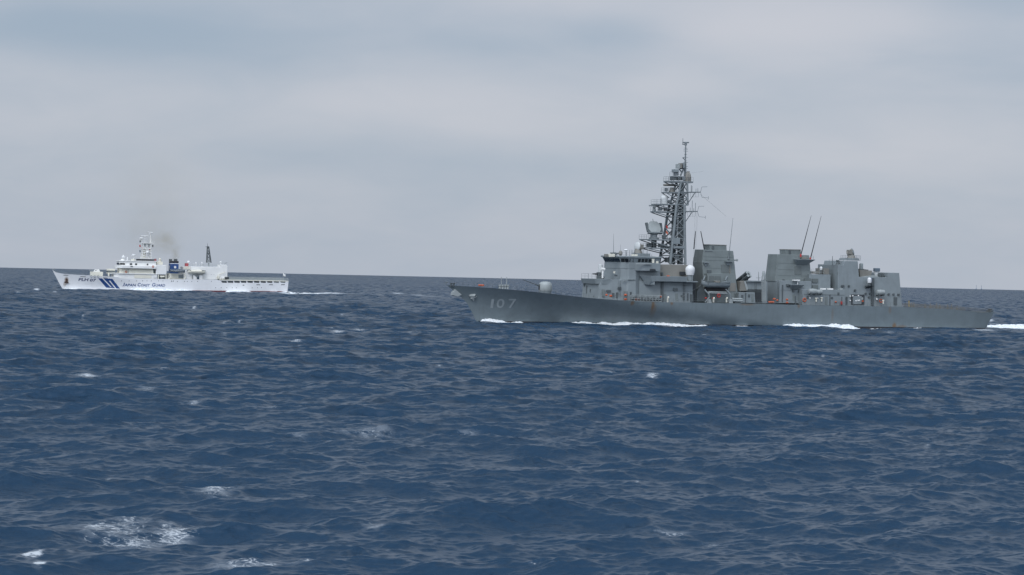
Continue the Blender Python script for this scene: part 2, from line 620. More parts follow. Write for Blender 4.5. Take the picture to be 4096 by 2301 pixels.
# foam patches lying on the water: photo position of each whitecap, its half sizes and density
CAPS = [(149, 1162, 16, 5, .9), (220, 1173, 14, 4, .7), (75, 1173, 12, 4, .6), (1330, 1313, 16, 4, .6), (1352, 1326, 30, 4, .75),
        (1436, 1318, 30, 8, .6), (1183, 1366, 34, 6, .7), (357, 1530, 58, 6, .75), (656, 1480, 40, 9, .5), (589, 1571, 50, 13, .48),
        (768, 1635, 34, 9, .6), (1087, 1644, 44, 6, .5), (1494, 1739, 190, 12, .47), (1884, 1737, 60, 8, .48), (1200, 1748, 50, 10, .42),
        (863, 1975, 95, 30, .64), (714, 1959, 40, 10, .5), (470, 2125, 170, 48, .60), (560, 2165, 130, 40, .66), (705, 2133, 95, 36, .70), (400, 2115, 80, 30, .70), (540, 2085, 90, 22, .62),
        (122, 2258, 30, 10, 1.0), (150, 2270, 34, 14, 1.0), (180, 2285, 30, 12, 1.0), (1030, 2282, 300, 34, .56), (1150, 2290, 120, 22, .58), (1494, 2108, 60, 12, .48), (20, 2130, 40, 14, .55),
        (2612, 1511, 38, 7, .72), (2446, 1482, 22, 4, .54), (2446, 1320, 44, 4, .5), (2820, 1336, 18, 4, .6), (3563, 1332, 36, 4, .54),
        (3330, 1641, 11, 3, .6), (3712, 1785, 18, 6, .5), (2700, 2098, 110, 7, .55), (2830, 2140, 40, 10, .5), (2890, 2188, 60, 10, .5),
        (3301, 1428, 11, 2.5, .6), (2803, 1380, 26, 4, .6), (2857, 1386, 18, 4, .5), (2560, 1940, 12, 5, .6), (456, 1938, 10, 5, .8),
        (780, 1235, 8, 4, .8), (960, 1285, 10, 4, .6), (335, 1270, 8, 4, .6), (900, 1298, 12, 3, .6), (2000, 1370, 14, 5, .4), (3240, 2025, 60, 6, .42),
        (1320, 1213, 16, 5, .7), (1372, 1265, 10, 4, .6), (1640, 1330, 20, 4, .5), (1190, 1385, 9, 4, .5), (1600, 1366, 9, 4, .6), (1660, 1413, 18, 3, .5), (1760, 1470, 14, 3, .5),
        (3905, 1215, 10, 4, .6), (3970, 1282, 16, 5, .8), (3940, 1327, 60, 4, .7), (3380, 1330, 30, 3, .6),
        (2100, 2300, 30, 6, .5), (3060, 1716, 30, 5, .42), (620, 1900, 30, 4, .4), (250, 1560, 60, 4, .4), (900, 1340, 14, 3, .5)]
# (x0, y0, x1, y1, half thickness, density): wakes and lines of foam left by the two ships
STREAKS = [(1150, 1174, 1240, 1178, 6, 1.15), (1262, 1175, 1380, 1174, 5, 1.05), (1380, 1176, 1480, 1177, 4, .5), (1495, 1180, 1555, 1180, 4, .8), (1572, 1175, 1592, 1176, 4, .9),
           (1660, 1180, 1740, 1190, 5, .55), (1740, 1189, 1800, 1188, 6, .6), (3938, 1311, 4096, 1314, 9, .8), (4096, 1314, 4300, 1320, 9, .8),
           (3960, 1300, 4096, 1304, 5, .6), (330, 1178, 520, 1182, 3, .4), (900, 1180, 1100, 1183, 3, .5), (3650, 1316, 3940, 1318, 3, .62), (2900, 1320, 3120, 1324, 2.5, .45)]


def foam_field(x, y):
    f = np.zeros_like(x)
    for (px, py, rx, ry, d) in CAPS:
        c = sea_point(px, py)
        D = math.hypot(c[0], c[1])
        if d > .55 and rx < 80:                       # whitecaps break on the nearest crest
            k = np.linspace(-1, 1, 41) * min(9.0, 30 * D * D / (F_PX * CAM_H))
            cx, cy = c[0] + k * c[0] / D, c[1] + k * c[1] / D
            j = int(np.argmax(wave_height(cx, cy, 2.0) + (cx ** 2 + cy ** 2) / (2 * EARTH) - .012 * np.abs(k)))
            c = np.array([cx[j] - .4 * c[0] / D, cy[j] - .4 * c[1] / D, 0])
        sx, sy = rx * D / F_PX, max(0.4, ry * D * D / (F_PX * CAM_H))
        ca, sa_ = c[1] / D, c[0] / D
        dx, dy = x - c[0], y - c[1]
        lx, ly = dx * ca - dy * sa_, dx * sa_ + dy * ca
        f = np.maximum(f, d * np.exp(-((lx / sx) ** 2 + (ly / sy) ** 2)))
    for (xa, ya, xb, yb, hw, d) in STREAKS:
        a, b = sea_point(xa, ya)[:2], sea_point(xb, yb)[:2]
        D = 0.5 * (np.hypot(*a) + np.hypot(*b))
        sy = min(5.0, max(1.0, hw * D * D / (F_PX * CAM_H)))
        ab = b - a
        t = np.clip(((x - a[0]) * ab[0] + (y - a[1]) * ab[1]) / (ab @ ab), 0, 1)
        dd = (x - a[0] - t * ab[0]) ** 2 + (y - a[1] - t * ab[1]) ** 2
        f = np.maximum(f, d * np.exp(-dd / sy ** 2))
    return f


def build_sea():
    # rows: even steps of viewing depression out to the horizon, then on beyond it
    a_near = math.radians(8.3)
    a_far = DIP * 1.0005
    n_in = 1650
    al = np.linspace(a_near, a_far, n_in)
    al = np.where(al < DIP, DIP, al)
    r_in = (al - np.sqrt(np.maximum(al * al - DIP * DIP, 0))) * EARTH
    r = np.concatenate([np.geomspace(4, r_in[0] * 0.985, 70), r_in, r_in[-1] * np.linspace(1.01, 2.2, 24)])
    # columns: one every photo quarter-pixel in the view, coarser round to the sides
    inner = np.linspace(-13.3, 13.3, 1160)
    step = inner[1] - inner[0]
    outer = [inner[-1]]
    s_ = step
    while outer[-1] < 100:
        s_ *= 1.07
        outer.append(outer[-1] + s_)
    outer = np.array(outer[1:])
    azs = np.radians(np.concatenate([-outer[::-1], inner, outer]))
    nr, nc = len(r), len(azs)
    dr = np.gradient(r)
    da = np.gradient(azs)
    X0 = r[:, None] * np.sin(azs)[None, :]
    Y0 = r[:, None] * np.cos(azs)[None, :]
    DX, DY, DZ, J = (np.zeros((nr, nc), np.float32) for _ in range(4))
    lost = np.zeros(nr)
    lat = r[:, None] * da[None, :]
    sn, cs = np.sin(azs)[None, :], np.cos(azs)[None, :]
    for i in range(NW):
        kr = np.abs(kx[i] * sn + ky[i] * cs)
        kl = np.abs(kx[i] * cs - ky[i] * sn)
        # drop waves too short for the local mesh
        q = np.maximum(kr * dr[:, None], kl * lat) / (2 * np.pi)
        wgt = np.clip((0.5 - q) / 0.22, 0, 1)
        lost += (1 - wgt[:, nc // 2] ** 2) * slope[i] ** 2 / 2
        rows = np.where(wgt.max(axis=1) > 0)[0]
        if len(rows) == 0:
            continue
        rs = slice(0, rows[-1] + 1)
        th = kx[i] * X0[rs] + ky[i] * Y0[rs] + ph[i]
        c_, s2 = np.cos(th) * wgt[rs], np.sin(th) * wgt[rs]
        DZ[rs] += amp[i] * c_
        DX[rs] -= QG * amp[i] * math.cos(wang[i]) * s2
        DY[rs] -= QG * amp[i] * math.sin(wang[i]) * s2
        if lam[i] > 2.0:
            J[rs] += amp[i] * kk[i] * c_
    Z0 = -(r * r)[:, None] / (2 * EARTH)
    P = np.stack([X0 + DX, Y0 + DY, Z0 + DZ], axis=-1).astype(np.float32)
    foam = np.zeros((nr, nc))
    band = (r > 100) & (r < 2200)
    foam[band] = foam_field(X0[band], Y0[band])
    js = J / J[(r > 100) & (r < 300)].std()
    cap = np.clip((js - 3.3) / 1.0, 0, 1) * 0.7
    foam = np.maximum(foam, cap)
    me = bpy.data.meshes.new('sea')
    nv = nr * nc
    idx = np.arange(nv).reshape(nr, nc)
    quads = np.stack([idx[:-1, :-1], idx[:-1, 1:], idx[1:, 1:], idx[1:, :-1]], axis=-1)[..., ::-1].reshape(-1, 4)
    me.vertices.add(nv)
    me.vertices.foreach_set('co', P.reshape(-1))
    nq = len(quads)
    me.loops.add(nq * 4)
    me.loops.foreach_set('vertex_index', quads.reshape(-1).astype(np.int32))
    me.polygons.add(nq)
    me.polygons.foreach_set('loop_start', np.arange(0, nq * 4, 4, dtype=np.int32))
    me.polygons.foreach_set('use_smooth', np.ones(nq, dtype=bool))
    me.update(calc_edges=True)
    at = me.attributes.new('foam', 'FLOAT', 'POINT')
    at.data.foreach_set('value', foam.reshape(-1).astype(np.float32))
    at2 = me.attributes.new('chop', 'FLOAT', 'POINT')
    at2.data.foreach_set('value', np.repeat(np.sqrt(lost), nc).astype(np.float32))
    if me.polygons[nq // 2].normal.z < 0:
        me.flip_normals()
    o = bpy.data.objects.new('sea', me)
    COL.objects.link(o)
    o['kind'] = 'structure'
    o['label'] = 'dark blue choppy open sea with scattered whitecaps'
    m, t, b = new_mat('sea water')
    geo = t.nodes.new('ShaderNodeNewGeometry')
    pos = geo.outputs['Position']
    rot = (0, 0, -wdir)

    def chop_field(scale, stretch, detail, off, amount):
        """random small tilts of the water surface, longer along the crests"""
        n_ = t.nodes.new('ShaderNodeTexNoise')
        n_.inputs['Scale'].default_value = scale
        n_.inputs['Detail'].default_value = detail
        n_.inputs['Roughness'].default_value = 0.6
        n_.inputs['Distortion'].default_value = 0.3
        t.links.new(mapping(t, mapping(t, pos, (1, 1, 1), off, rot), (1.0, stretch, 1.0)), n_.inputs['Vector'])
        s_ = t.nodes.new('ShaderNodeVectorMath')
        s_.operation = 'SUBTRACT'
        t.links.new(n_.outputs['Color'], s_.inputs[0])
        s_.inputs[1].default_value = (.5, .5, .5)
        m_ = t.nodes.new('ShaderNodeVectorMath')
        m_.operation = 'MULTIPLY'
        t.links.new(s_.outputs[0], m_.inputs[0])
        m_.inputs[1].default_value = (amount, amount, 0)
        return m_.outputs[0]

    def vadd(a, b_):
        n_ = t.nodes.new('ShaderNodeVectorMath')
        n_.operation = 'ADD'
        t.links.new(a, n_.inputs[0])
        t.links.new(b_, n_.inputs[1])
        return n_.outputs[0]

    ch = t.nodes.new('ShaderNodeAttribute')
    ch.attribute_name = 'chop'
    tilt = vadd(vadd(chop_field(0.75, 0.45, 3, (0, 0, 0), CHOP_A), chop_field(2.4, 0.5, 4, (9, 4, 0), CHOP_B)), chop_field(6.5, 0.55, 3, (2, 5, 0), CHOP_B * .8))
    gust = noise(t, mapping(t, pos, (1, 1, 1), (40, 10, 0), rot), 0.035, 3, 0.6)          # cat's paws: rougher and smoother patches
    gs_ = t.nodes.new('ShaderNodeVectorMath')
    gs_.operation = 'SCALE'
    t.links.new(tilt, gs_.inputs[0])
    t.links.new(math_node(t, 'ADD', 0.35, math_node(t, 'MULTIPLY', gust, 1.3)), gs_.inputs['Scale'])
    tilt = gs_.outputs[0]
    far = chop_field(0.55, 0.5, 5, (3, 7, 0), 1.0)
    sc0 = t.nodes.new('ShaderNodeVectorMath')
    sc0.operation = 'SCALE'
    t.links.new(far, sc0.inputs[0])
    t.links.new(math_node(t, 'MULTIPLY', ch.outputs['Fac'], CHOP_FAR), sc0.inputs['Scale'])
    nn_ = t.nodes.new('ShaderNodeVectorMath')
    nn_.operation = 'NORMALIZE'
    t.links.new(vadd(vadd(geo.outputs['Normal'], tilt), sc0.outputs[0]), nn_.inputs[0])
    b.inputs['Base Color'].default_value = SEA_COL
    b.inputs['Roughness'].default_value = 0.28
    b.inputs['IOR'].default_value = 1.333
    t.links.new(nn_.outputs[0], b.inputs['Normal'])
    at_n = t.nodes.new('ShaderNodeAttribute')
    at_n.attribute_name = 'foam'
    lace = noise(t, mapping(t, pos, (1, 1, 1), (0, 0, 0), (0, 0, 0.3)), 2.0, 7, 0.66, 1.0)
    vo = t.nodes.new('ShaderNodeTexVoronoi')
    vo.feature = 'DISTANCE_TO_EDGE'
    vo.inputs['Scale'].default_value = 1.5
    wob = t.nodes.new('ShaderNodeVectorMath')
    wob.operation = 'ADD'
    nz = t.nodes.new('ShaderNodeTexNoise')
    nz.inputs['Scale'].default_value = 0.8
    nz.inputs['Detail'].default_value = 4
    t.links.new(pos, nz.inputs['Vector'])
    t.links.new(pos, wob.inputs[0])
    sc_ = t.nodes.new('ShaderNodeVectorMath')
    sc_.operation = 'SCALE'
    sc_.inputs['Scale'].default_value = 2.2
    t.links.new(nz.outputs['Color'], sc_.inputs[0])
    t.links.new(sc_.outputs[0], wob.inputs[1])
    t.links.new(wob.outputs[0], vo.inputs['Vector'])
    edge = ramp(t, vo.outputs['Distance'], 0.16, 0.0)          # bright along bubble edges
    tex = math_node(t, 'ADD', math_node(t, 'MULTIPLY', math_node(t, 'SUBTRACT', lace, 0.5), 1.3), math_node(t, 'MULTIPLY', edge, 0.20))
    fm = math_node(t, 'MULTIPLY', ramp(t, math_node(t, 'ADD', at_n.outputs['Fac'], tex), 0.48, 1.02), 0.74)
    fm = math_node(t, 'MULTIPLY', fm, ramp(t, at_n.outputs['Fac'], 0.05, 0.30))
    milk = math_node(t, 'MULTIPLY', ramp(t, at_n.outputs['Fac'], 0.08, 0.7), math_node(t, 'MULTIPLY', ramp(t, noise(t, pos, 0.7, 5, .6, .8), .38, .68), 0.30))
    fm = math_node(t, 'MAXIMUM', fm, milk)              # bubbles drifting under the broken foam
    df = t.nodes.new('ShaderNodeBsdfDiffuse')
    df.inputs['Color'].default_value = (0.66, 0.70, 0.73, 1)
    mx = t.nodes.new('ShaderNodeMixShader')
    t.links.new(fm, mx.inputs[0])
    t.links.new(b.outputs[0], mx.inputs[1])
    t.links.new(df.outputs[0], mx.inputs[2])
    t.links.new(mx.outputs[0], t.nodes['Material Output'].inputs['Surface'])
    me.materials.append(m)
    return o


build_sea()


# ------------------------------------------------------------------ grey destroyer
D = Ship(2920, 1306, 7.6, 20.0)
dq = lambda px, py: D.q(px, py, 0.0)
D.form(stem=[dq(1786, 1141), dq(1840, 1183), dq(1867, 1213), dq(1886, 1246), dq(1904, 1284), (dq(1904, 1284)[0] - 2.0, -2.6)],
       transom=[D.q(3970, 1249, 5.5), D.q(3937, 1312, 5.0), (D.q(3937, 1312, 5.0)[0] + 2, -2.6)],
       sheer=[dq(1786, 1141), D.q(1975, 1153, 3.5), D.q(2152, 1169.5, 5.8), D.q(2342, 1191, 7.6), D.q(2448, 1199.5, 8.2), D.q(2590, 1208, 8.6),
              D.q(2776, 1211, 8.7), D.q(2996, 1215, 8.7), D.q(3133, 1218, 8.7), D.q(3332, 1223, 8.6), D.q(3609, 1227.5, 8.2),
              D.q(3731, 1234, 7.8), D.q(3812, 1238, 7.5), D.q(3923, 1251, 6.8), D.q(3970, 1249, 5.5)],
       Bw=8.35, Bd=8.7, Lw=84, Ld=47, pw=1.5, pd=2.3, aft0=-20, aft_w=0.30, aft_d=0.26)
destroyer = empty('destroyer', D.o, D.rz)
tag(destroyer, 'grey naval destroyer with a tall lattice mast and 107 on its bow', 'warship')


def dp(px, py, Y=0.0):
    return D.P(px, py, Y)


def sidept(px, py, w0, k, z0):
    Y = w0
    for _ in range(4):
        x, z = D.q(px, py, Y)
        Y = w0 - k * (z - z0)
    return x, z


def side_slab(pts, w0, k=0.0, z0=6.0):
    """silhouette seen on the port side, carried across to starboard with leaning sides"""
    poly = [sidept(px, py, w0, k, z0) for px, py in pts]
    f = lambda z: w0 - k * (z - z0)
    return MB().prism(poly, lambda z: -f(z), f)


stem_x = dq(1904, 1284)[0]
rust_spots = []
for (px, py, sx, sz, amt) in [(2612, 1220, 0.5, 1.6, .7), (2613, 1240, 0.9, 2.0, .35), (2530, 1212, .6, .8, .7), (2687, 1213, .5, .6, .7), (3195, 1222, .5, .8, .5),
                              (2990, 1219, 2.5, .25, .5), (3577, 1305, .7, 1.0, .8), (3606, 1307, 1.8, .5, .45), (3560, 1240, .5, 1.2, .35), (2210, 1166, 9, .2, .5), (3330, 1260, .4, 2, .25)]:
    X_, Y_, Z_ = D.hit(px, py)
    rust_spots.append((X_, Z_, sx, sz, amt, RUST))
MATS['hull_grey'] = paint('destroyer hull grey', (0.153, 0.188, 0.203), 0.45, 0.09, 0.36, 0.05, spots=rust_spots)
hull = D.hull_mesh().build('hull', 'hull_grey', destroyer, smooth=True)
D.deck_mesh(dq(1800, 1142)[0], D.q(3960, 1249, 5)[0], -0.07).build('deck', 'deck_grey', destroyer)
# dark boot topping just above the water
mb = MB()
n = 90
x_a, x_b = stem_x - 0.6, D.q(3940, 1311, 5)[0] + 0.5
for sd_ in (1, -1):
    o0 = len(mb.v)
    for i in range(n + 1):
        x = x_a + (x_b - x_a) * i / n
        for z in (-0.6, 0.42):
            mb.v.append((x, sd_ * (D.b(x, z) + 0.02), z))
    for i in range(n):
        a = o0 + 2 * i
        mb.f.append((a, a + 2, a + 3, a + 1))
mb.build('boot_topping', 'black', hull)
D.text([('1', 1961, 1977, 1197, 1232, 5), ('0', 1984, 2020, 1195.5, 1232, 5), ('7', 2032, 2066, 1196, 1233, 3)], 'hull_number', 'number', hull, bold=0.012)
# bow fittings
def anchor(parts, name):
    m = MB()
    for a, b, r in parts:
        m.tube(a, b, r, n=8)
    return m


bo = dp(1822, 1172, 0.0)
m = MB()
m.tube(dp(1842, 1183), dp(1806, 1180), 0.16, n=8)
m.prism([(bo.x + 0.9, bo.z + 0.1), (bo.x + 0.4, bo.z + 0.95), (bo.x - 1.4, bo.z - 0.5), (bo.x - 0.3, bo.z - 0.9), (bo.x + 1.0, bo.z - 0.6)], -0.9, 0.9)
m.build('anchor', 'grey_pale', destroyer, bevel=0.06)
X_, Y_, Z_ = D.hit(1890, 1186)
m = MB()
for dx, dz, s_ in ((0.2, 0.0, 1),):
    m.add([(X_ + 1.1, Y_ + 0.1, Z_ + 0.25), (X_ - 0.9, Y_ + 0.25, Z_ + 1.05), (X_ - 0.25, Y_ + 0.95, Z_ + 0.1), (X_ - 0.35, Y_ + 0.1, Z_ - 1.25), (X_ - 0.2, Y_ - 0.2, Z_)],
          [(0, 1, 2), (0, 2, 3), (1, 4, 2), (2, 4, 3), (0, 4, 1), (0, 3, 4)])
m.tube((X_ + 0.6, Y_ + 0.35, Z_ - 0.6), (X_ - 1.5, Y_ + 0.2, Z_ + 0.1), 0.10)
m.tube((X_ - 0.3, Y_ + 0.3, Z_), (X_ - 1.3, Y_ + 0.3, Z_ + 0.9), 0.13)
m.build('anchor', 'grey_pale', destroyer)
m = MB()
m.tube(dp(1783, 1141), dp(1786, 1127), 0.07).tube(dp(1783, 1130), dp(1792, 1129), 0.12)
m.tube(dp(1784, 1128), dp(1776, 1131), 0.06)
m.build('jackstaff', 'mast_grey', destroyer)
m = MB()
for px, py in ((1805, 1138), (1815, 1139)):
    p = dp(px, py, 0.6)
    m.lathe((p.x, p.y, p.z - 0.5), [(0.22, 0), (0.22, 0.7), (0.30, 0.75), (0.30, 0.9)], 10)
m.build('bollard', 'grey_dark', destroyer)
for px in (2005, 2026):
    m = MB()
    for k in (-0.35, 0.35):
        p = dp(px, 1151, 1.5)
        m.lathe((p.x + k, p.y, p.z - 0.3), [(0.28, 0), (0.24, 0.5), (0.36, 0.7), (0.36, 1.0), (0.1, 1.05)], 10)
    m.tube((p.x, p.y, p.z), (p.x, p.y, p.z + 2.6), 0.09)
    m.build('capstan', 'grey_pale', destroyer)
m = MB()
pts = [Vector((x, D.b(x, D.deck_z(x)) - 0.15, D.deck_z(x))) for x in np.linspace(dq(1800, 1142)[0], dq(2330, 1190)[0], 26)]
m.rail(pts, 0.95, 0.022, 2, 2.2).build('railing', 'mast_grey', destroyer)
MB().rail([Vector((p.x, -p.y, p.z)) for p in pts], 0.95, 0.022, 2, 2.2).build('railing', 'mast_grey', destroyer)
# main gun
g0 = dp(2181, 1165, 0)
m = MB().lathe((g0.x, 0, g0.z - 1.2), [(1.5, 0), (1.5, 1.0), (1.62, 1.3)], 24)
gun = m.build('gun_turret', 'grey', destroyer, smooth=True)
zb, zt = dp(2181, 1163.5)[2], dp(2181, 1126)[2]
hh = zt - zb
MB().lathe((g0.x, 0, zb), [(1.62, 0), (1.68, 0.12), (1.66, hh * .62), (1.50, hh * .80), (1.15, hh * .93), (0.6, hh * .99), (0.02, hh)], 28).build('gun_shield', 'grey_pale', gun, smooth=True)
b0, b1 = dp(2158, 1143.5), dp(2096, 1121)
b1 = Vector((b1.x, 0, b1.z))
MB().tube(b0, b0.lerp(b1, .25), 0.24, 0.16, 10).tube(b0.lerp(b1, .2), b1, 0.115, 0.085, 10).tube(b1, b1 + (b1 - b0).normalized() * 0.3, 0.12, n=10).build('barrel', 'grey_dark', gun, smooth=True)
MB().prism([(g0.x + 1.0, zb + 0.2), (g0.x + 1.72, zb + 0.2), (g0.x + 1.62, zb + 1.6), (g0.x + 1.0, zb + 2.1)], -0.42, 0.42).build('mantlet', 'black', gun)

# ---- forward superstructure
K = 0.06
zdk = D.deck_z(dp(2480, 1200, 7)[0])
# lower block carrying the close-in gun
xa = D.q(2401, 1118, 5.6)[0]
xb = D.q(2490, 1119, 7.0)[0]
zt = D.q(2401, 1118, 5.6)[1]
low = MB().plan([(xa + 0.5, 5.75), (xb - 2, 7.3)], 5.5, zt, [(xa, 5.6), (xb - 2, 7.0)]).build('forward_deckhouse', 'grey', destroyer, bevel=0.05)
# main block
bt = D.q(2486, 1080, 5.9)[1]
xf = D.q(2486, 1075, 5.9)[0]
xm = D.q(2544, 1085, 7.4)[0]
xe = D.q(2772, 1130, 6.9)[0]
zled = D.q(2500, 1075, 7.0)[1]
xu = D.q(2641, 1080, 6.2)[0]
main = MB().plan([(xf + .9, 5.7), (xf - 1.2, 7.5), (xm, 7.7), (xm - 1.5, 6.6), (xu, 6.6)], 5.2, zled, [(xf, 5.5), (xf - 1.6, 7.1), (xm, 7.25), (xm - 1.5, 6.2), (xu, 6.2)])
main.plan([(xm - 1.2, 6.9), (xe, 6.9)], 5.2, D.q(2680, 1127, 8.6)[1] - .02, [(xm - 1.2, 6.75), (xe, 6.75)])
main = main.build('main_deckhouse', 'grey', destroyer, bevel=0.05)
# bridge: knee wall, window band leaning out, roof slab
zw0 = D.q(2500, 1050, 7.2)[1]
zw1 = D.q(2500, 1037, 7.2)[1]
zrf = D.q(2500, 1026, 7.2)[1]
xbe = D.q(2640, 1040, 7.4)[0]
xc1 = D.q(2544, 1050, 7.3)[0]
bridge = MB().plan([(xf + .08, 5.5), (xf - 1.5, 7.15), (xc1, 7.3), (xbe, 7.3)], zled, zw0, [(xf, 5.45), (xf - 1.5, 7.15), (xc1, 7.3), (xbe, 7.3)])
bridge.plan([(xf - .05, 5.4), (xf - 1.55, 7.1), (xc1, 7.25), (xbe, 7.25)], zw0, zrf - 0.25, [(xf + .55, 5.7), (xf - 1.3, 7.5), (xc1, 7.7), (xbe, 7.6)])
bridge = bridge.build('bridge', 'grey', destroyer, bevel=0.04)
MB().plan([(xf + .95, 5.7), (xf - 1.3, 7.75), (xc1, 7.95), (xbe - 0.4, 7.8)], zrf - 0.25, zrf + 0.15).build('bridge_roof', 'grey', bridge, bevel=0.05)


def window(parent, a, b, z0, z1, off, lean, name='window', mat='glass'):
    """pane between plan points a and b, leaning outwards by lean at its top, standing proud by off"""
    a, b = Vector((a[0], a[1], 0)), Vector((b[0], b[1], 0))
    d = (b - a).normalized()
    nrm = Vector((d.y, -d.x, 0))
    if nrm.y < 0 and abs(nrm.y) > 0.05 or (abs(nrm.y) <= 0.05 and nrm.x < 0):
        nrm = -nrm
    vs = []
    for z, l in ((z0, 0), (z1, lean)):
        for p in (a, b):
            for k in (off, -0.12):
                q = p + nrm * (l + k)
                vs.append((q.x, q.y, z))
    return MB().add(vs, [(0, 2, 6, 4), (1, 5, 7, 3), (0, 4, 5, 1), (2, 3, 7, 6), (0, 1, 3, 2), (4, 6, 7, 5)]).build(name, mat, parent)


zp0, zp1 = zw0 + 0.12, zw0 + 0.95
ln = 0.55 * (zp1 - zw0) / (zrf - 0.25 - zw0)
nF = 9
for i in range(nF):                                     # front panes
    ya = -5.1 + i * 10.2 / nF
    a_, b_ = (xf - .05, ya + 0.12), (xf - .05, ya + 10.2 / nF - 0.12)
    xl, xh = (xf - .05 + .6 * (z_ - zw0) / (zrf - .25 - zw0) + .06 for z_ in (zp0, zp1))
    MB().add([(xl, a_[1], zp0), (xl, b_[1], zp0), (xh, b_[1], zp1), (xh, a_[1], zp1),
              (xf - .3, a_[1], zp0), (xf - .3, b_[1], zp0), (xf - .3, b_[1], zp1), (xf - .3, a_[1], zp1)],
             [(0, 1, 2, 3), (4, 7, 6, 5), (0, 4, 5, 1), (2, 6, 7, 3), (0, 3, 7, 4), (1, 5, 6, 2)]).build('window', 'glass', bridge)
for t0, t1 in ((.06, .46), (.54, .94)):                 # angled corner panes
    A_, B_ = Vector((xf - .05, 5.4, 0)), Vector((xf - 1.55, 7.1, 0))
    p0, p1 = A_.lerp(B_, t0), A_.lerp(B_, t1)
    window(bridge, p0, p1, zp0, zp1, 0.16, 0.40)
for px0, px1 in ((2504, 2514), (2519, 2529), (2532, 2543), (2552, 2563), (2566, 2577), (2580, 2591), (2594, 2604)):
    x0, x1 = D.q(px0, 1044, 7.45)[0], D.q(px1, 1044, 7.45)[0]
    y0 = 7.1 + (7.25 - 7.1) * (xf - 1.55 - x0) / (xf - 1.55 - xc1) if x0 > xc1 else 7.25
    window(bridge, (x0, y0), (x1, y0), zp0 + .02, zp1, 0.07, 0.28)
# bridge wing with its bulwark
zwg0, zwg1 = D.q(2600, 1084, 8.2)[1], D.q(2600, 1053, 8.2)[1]
xw0, xw1 = D.q(2546, 1070, 8.2)[0], D.q(2641, 1070, 8.2)[0]
wing = MB().plan([(xw0 + .2, 7.2), (xw0 - 2.2, 8.2), (xw1, 8.3)], zwg0, zwg1).build('bridge_wing', 'grey', destroyer, bevel=0.04)
x0, x1 = D.q(2600, 1082, 8.4)[0], D.q(2622, 1082, 8.4)[0]
MB().box(x1, x0, 8.3, 8.5, zwg0 - .05, zwg0 + 0.55).build('wing_opening', 'dark_hole', wing, bevel=0.1)
x0, x1 = D.q(2544, 1057, 8.4)[0], D.q(2604, 1057, 8.4)[0]
MB().box(x1, x0, 8.36, 8.7, zwg1 - .32, zwg1 - .12).build('wing_ledge', 'grey_pale', wing)
p = dp(2613, 1046, 7.9)
m = MB().lathe(p, [(.3, -.4), (.3, .35), (.36, .4), (.36, .6)], 12)
m.build('searchlight', 'cream', destroyer)
p = dp(2627, 1040, 7.0)
MB().box(p.x - .35, p.x + .35, 6.6, 7.4, p.z - 1.0, p.z + .9).build('signal_lamp', 'cream', destroyer, bevel=.1)
# gear on the bridge roof
m = MB()
for px, top in ((2503, 1000), (2507, 1001), (2518, 1000), (2525, 999), (2531, 1000), (2538, 999), (2571, 996), (2575, 997), (2590, 996), (2462, 1008), (2585, 1004), (2607, 1018)):
    MB().tube(dp(px, 1027, 3), dp(px, top, 3), 0.06, 0.045).build('pole_antenna', 'mast_grey', destroyer)
m.rail([dp(2450, 1026, -3), dp(2470, 1026, 4.5), dp(2505, 1027, 6.5), dp(2600, 1029, 6.8)], 1.0, 0.025, 2, 1.8)
m.build('roof_rail', 'mast_grey', destroyer)
MB().tube(dp(2454, 1025, 2), dp(2454.5, 935, 2), .07, .025).build('whip_antenna', 'mast_grey', destroyer)
MB().tube(dp(2482, 1025, 2), dp(2482, 979, 2), .05, .02).build('whip_antenna', 'mast_grey', destroyer)
p = dp(2456, 1021, 2)
MB().lathe((p.x, p.y, p.z - .6), [(.5, 0), (.4, .5), (.7, .6), (.7, 1.0), (.3, 1.3)], 10).tube(p + Vector((-1.2, 0, 0.4)), p + Vector((1, 0, .5)), .16).build('gun_director', 'grey_dark', destroyer)
p = dp(2482, 1019, 4)
MB().lathe((p.x, p.y, p.z - .7), [(.35, 0), (.3, .6), (.5, .8), (.5, 1.3), (.2, 1.7)], 10).build('covered_compass', 'grey_brown', destroyer, smooth=True)
p = dp(2504, 999, 3)
MB().lathe((p.x, p.y, p.z - .3), [(.3, 0), (.55, .15), (.5, .35), (.1, .5)], 12).build('small_dome', 'white_dome', destroyer, smooth=True)
for px in (2418, 2434, 2446):
    p = dp(px + 6, 1025, 4)
    MB().box(p.x - .4, p.x + .4, p.y - .4, p.y + .4, p.z - .2, p.z + .55).build('locker', 'cream' if px != 2418 else 'grey_brown', destroyer, bevel=.08)
p = dp(2536, 1021, 4.5)
MB().box(p.x - .9, p.x + .7, p.y - .3, p.y + .3, p.z - .3, p.z + .2).build('awning', 'cream', destroyer, bevel=.08)
# forward fire control dish
z0 = D.q(2560, 1027, 0)[1]
x0, x1 = D.q(2540, 1020, 0)[0], D.q(2588, 1020, 0)[0]
zq = D.q(2560, 1014, 0)[1]
dirf = MB().plan([(x0, 2.2), (x1, 2.2)], z0 - .3, zq).build('director_house', 'grey', destroyer, bevel=.06)


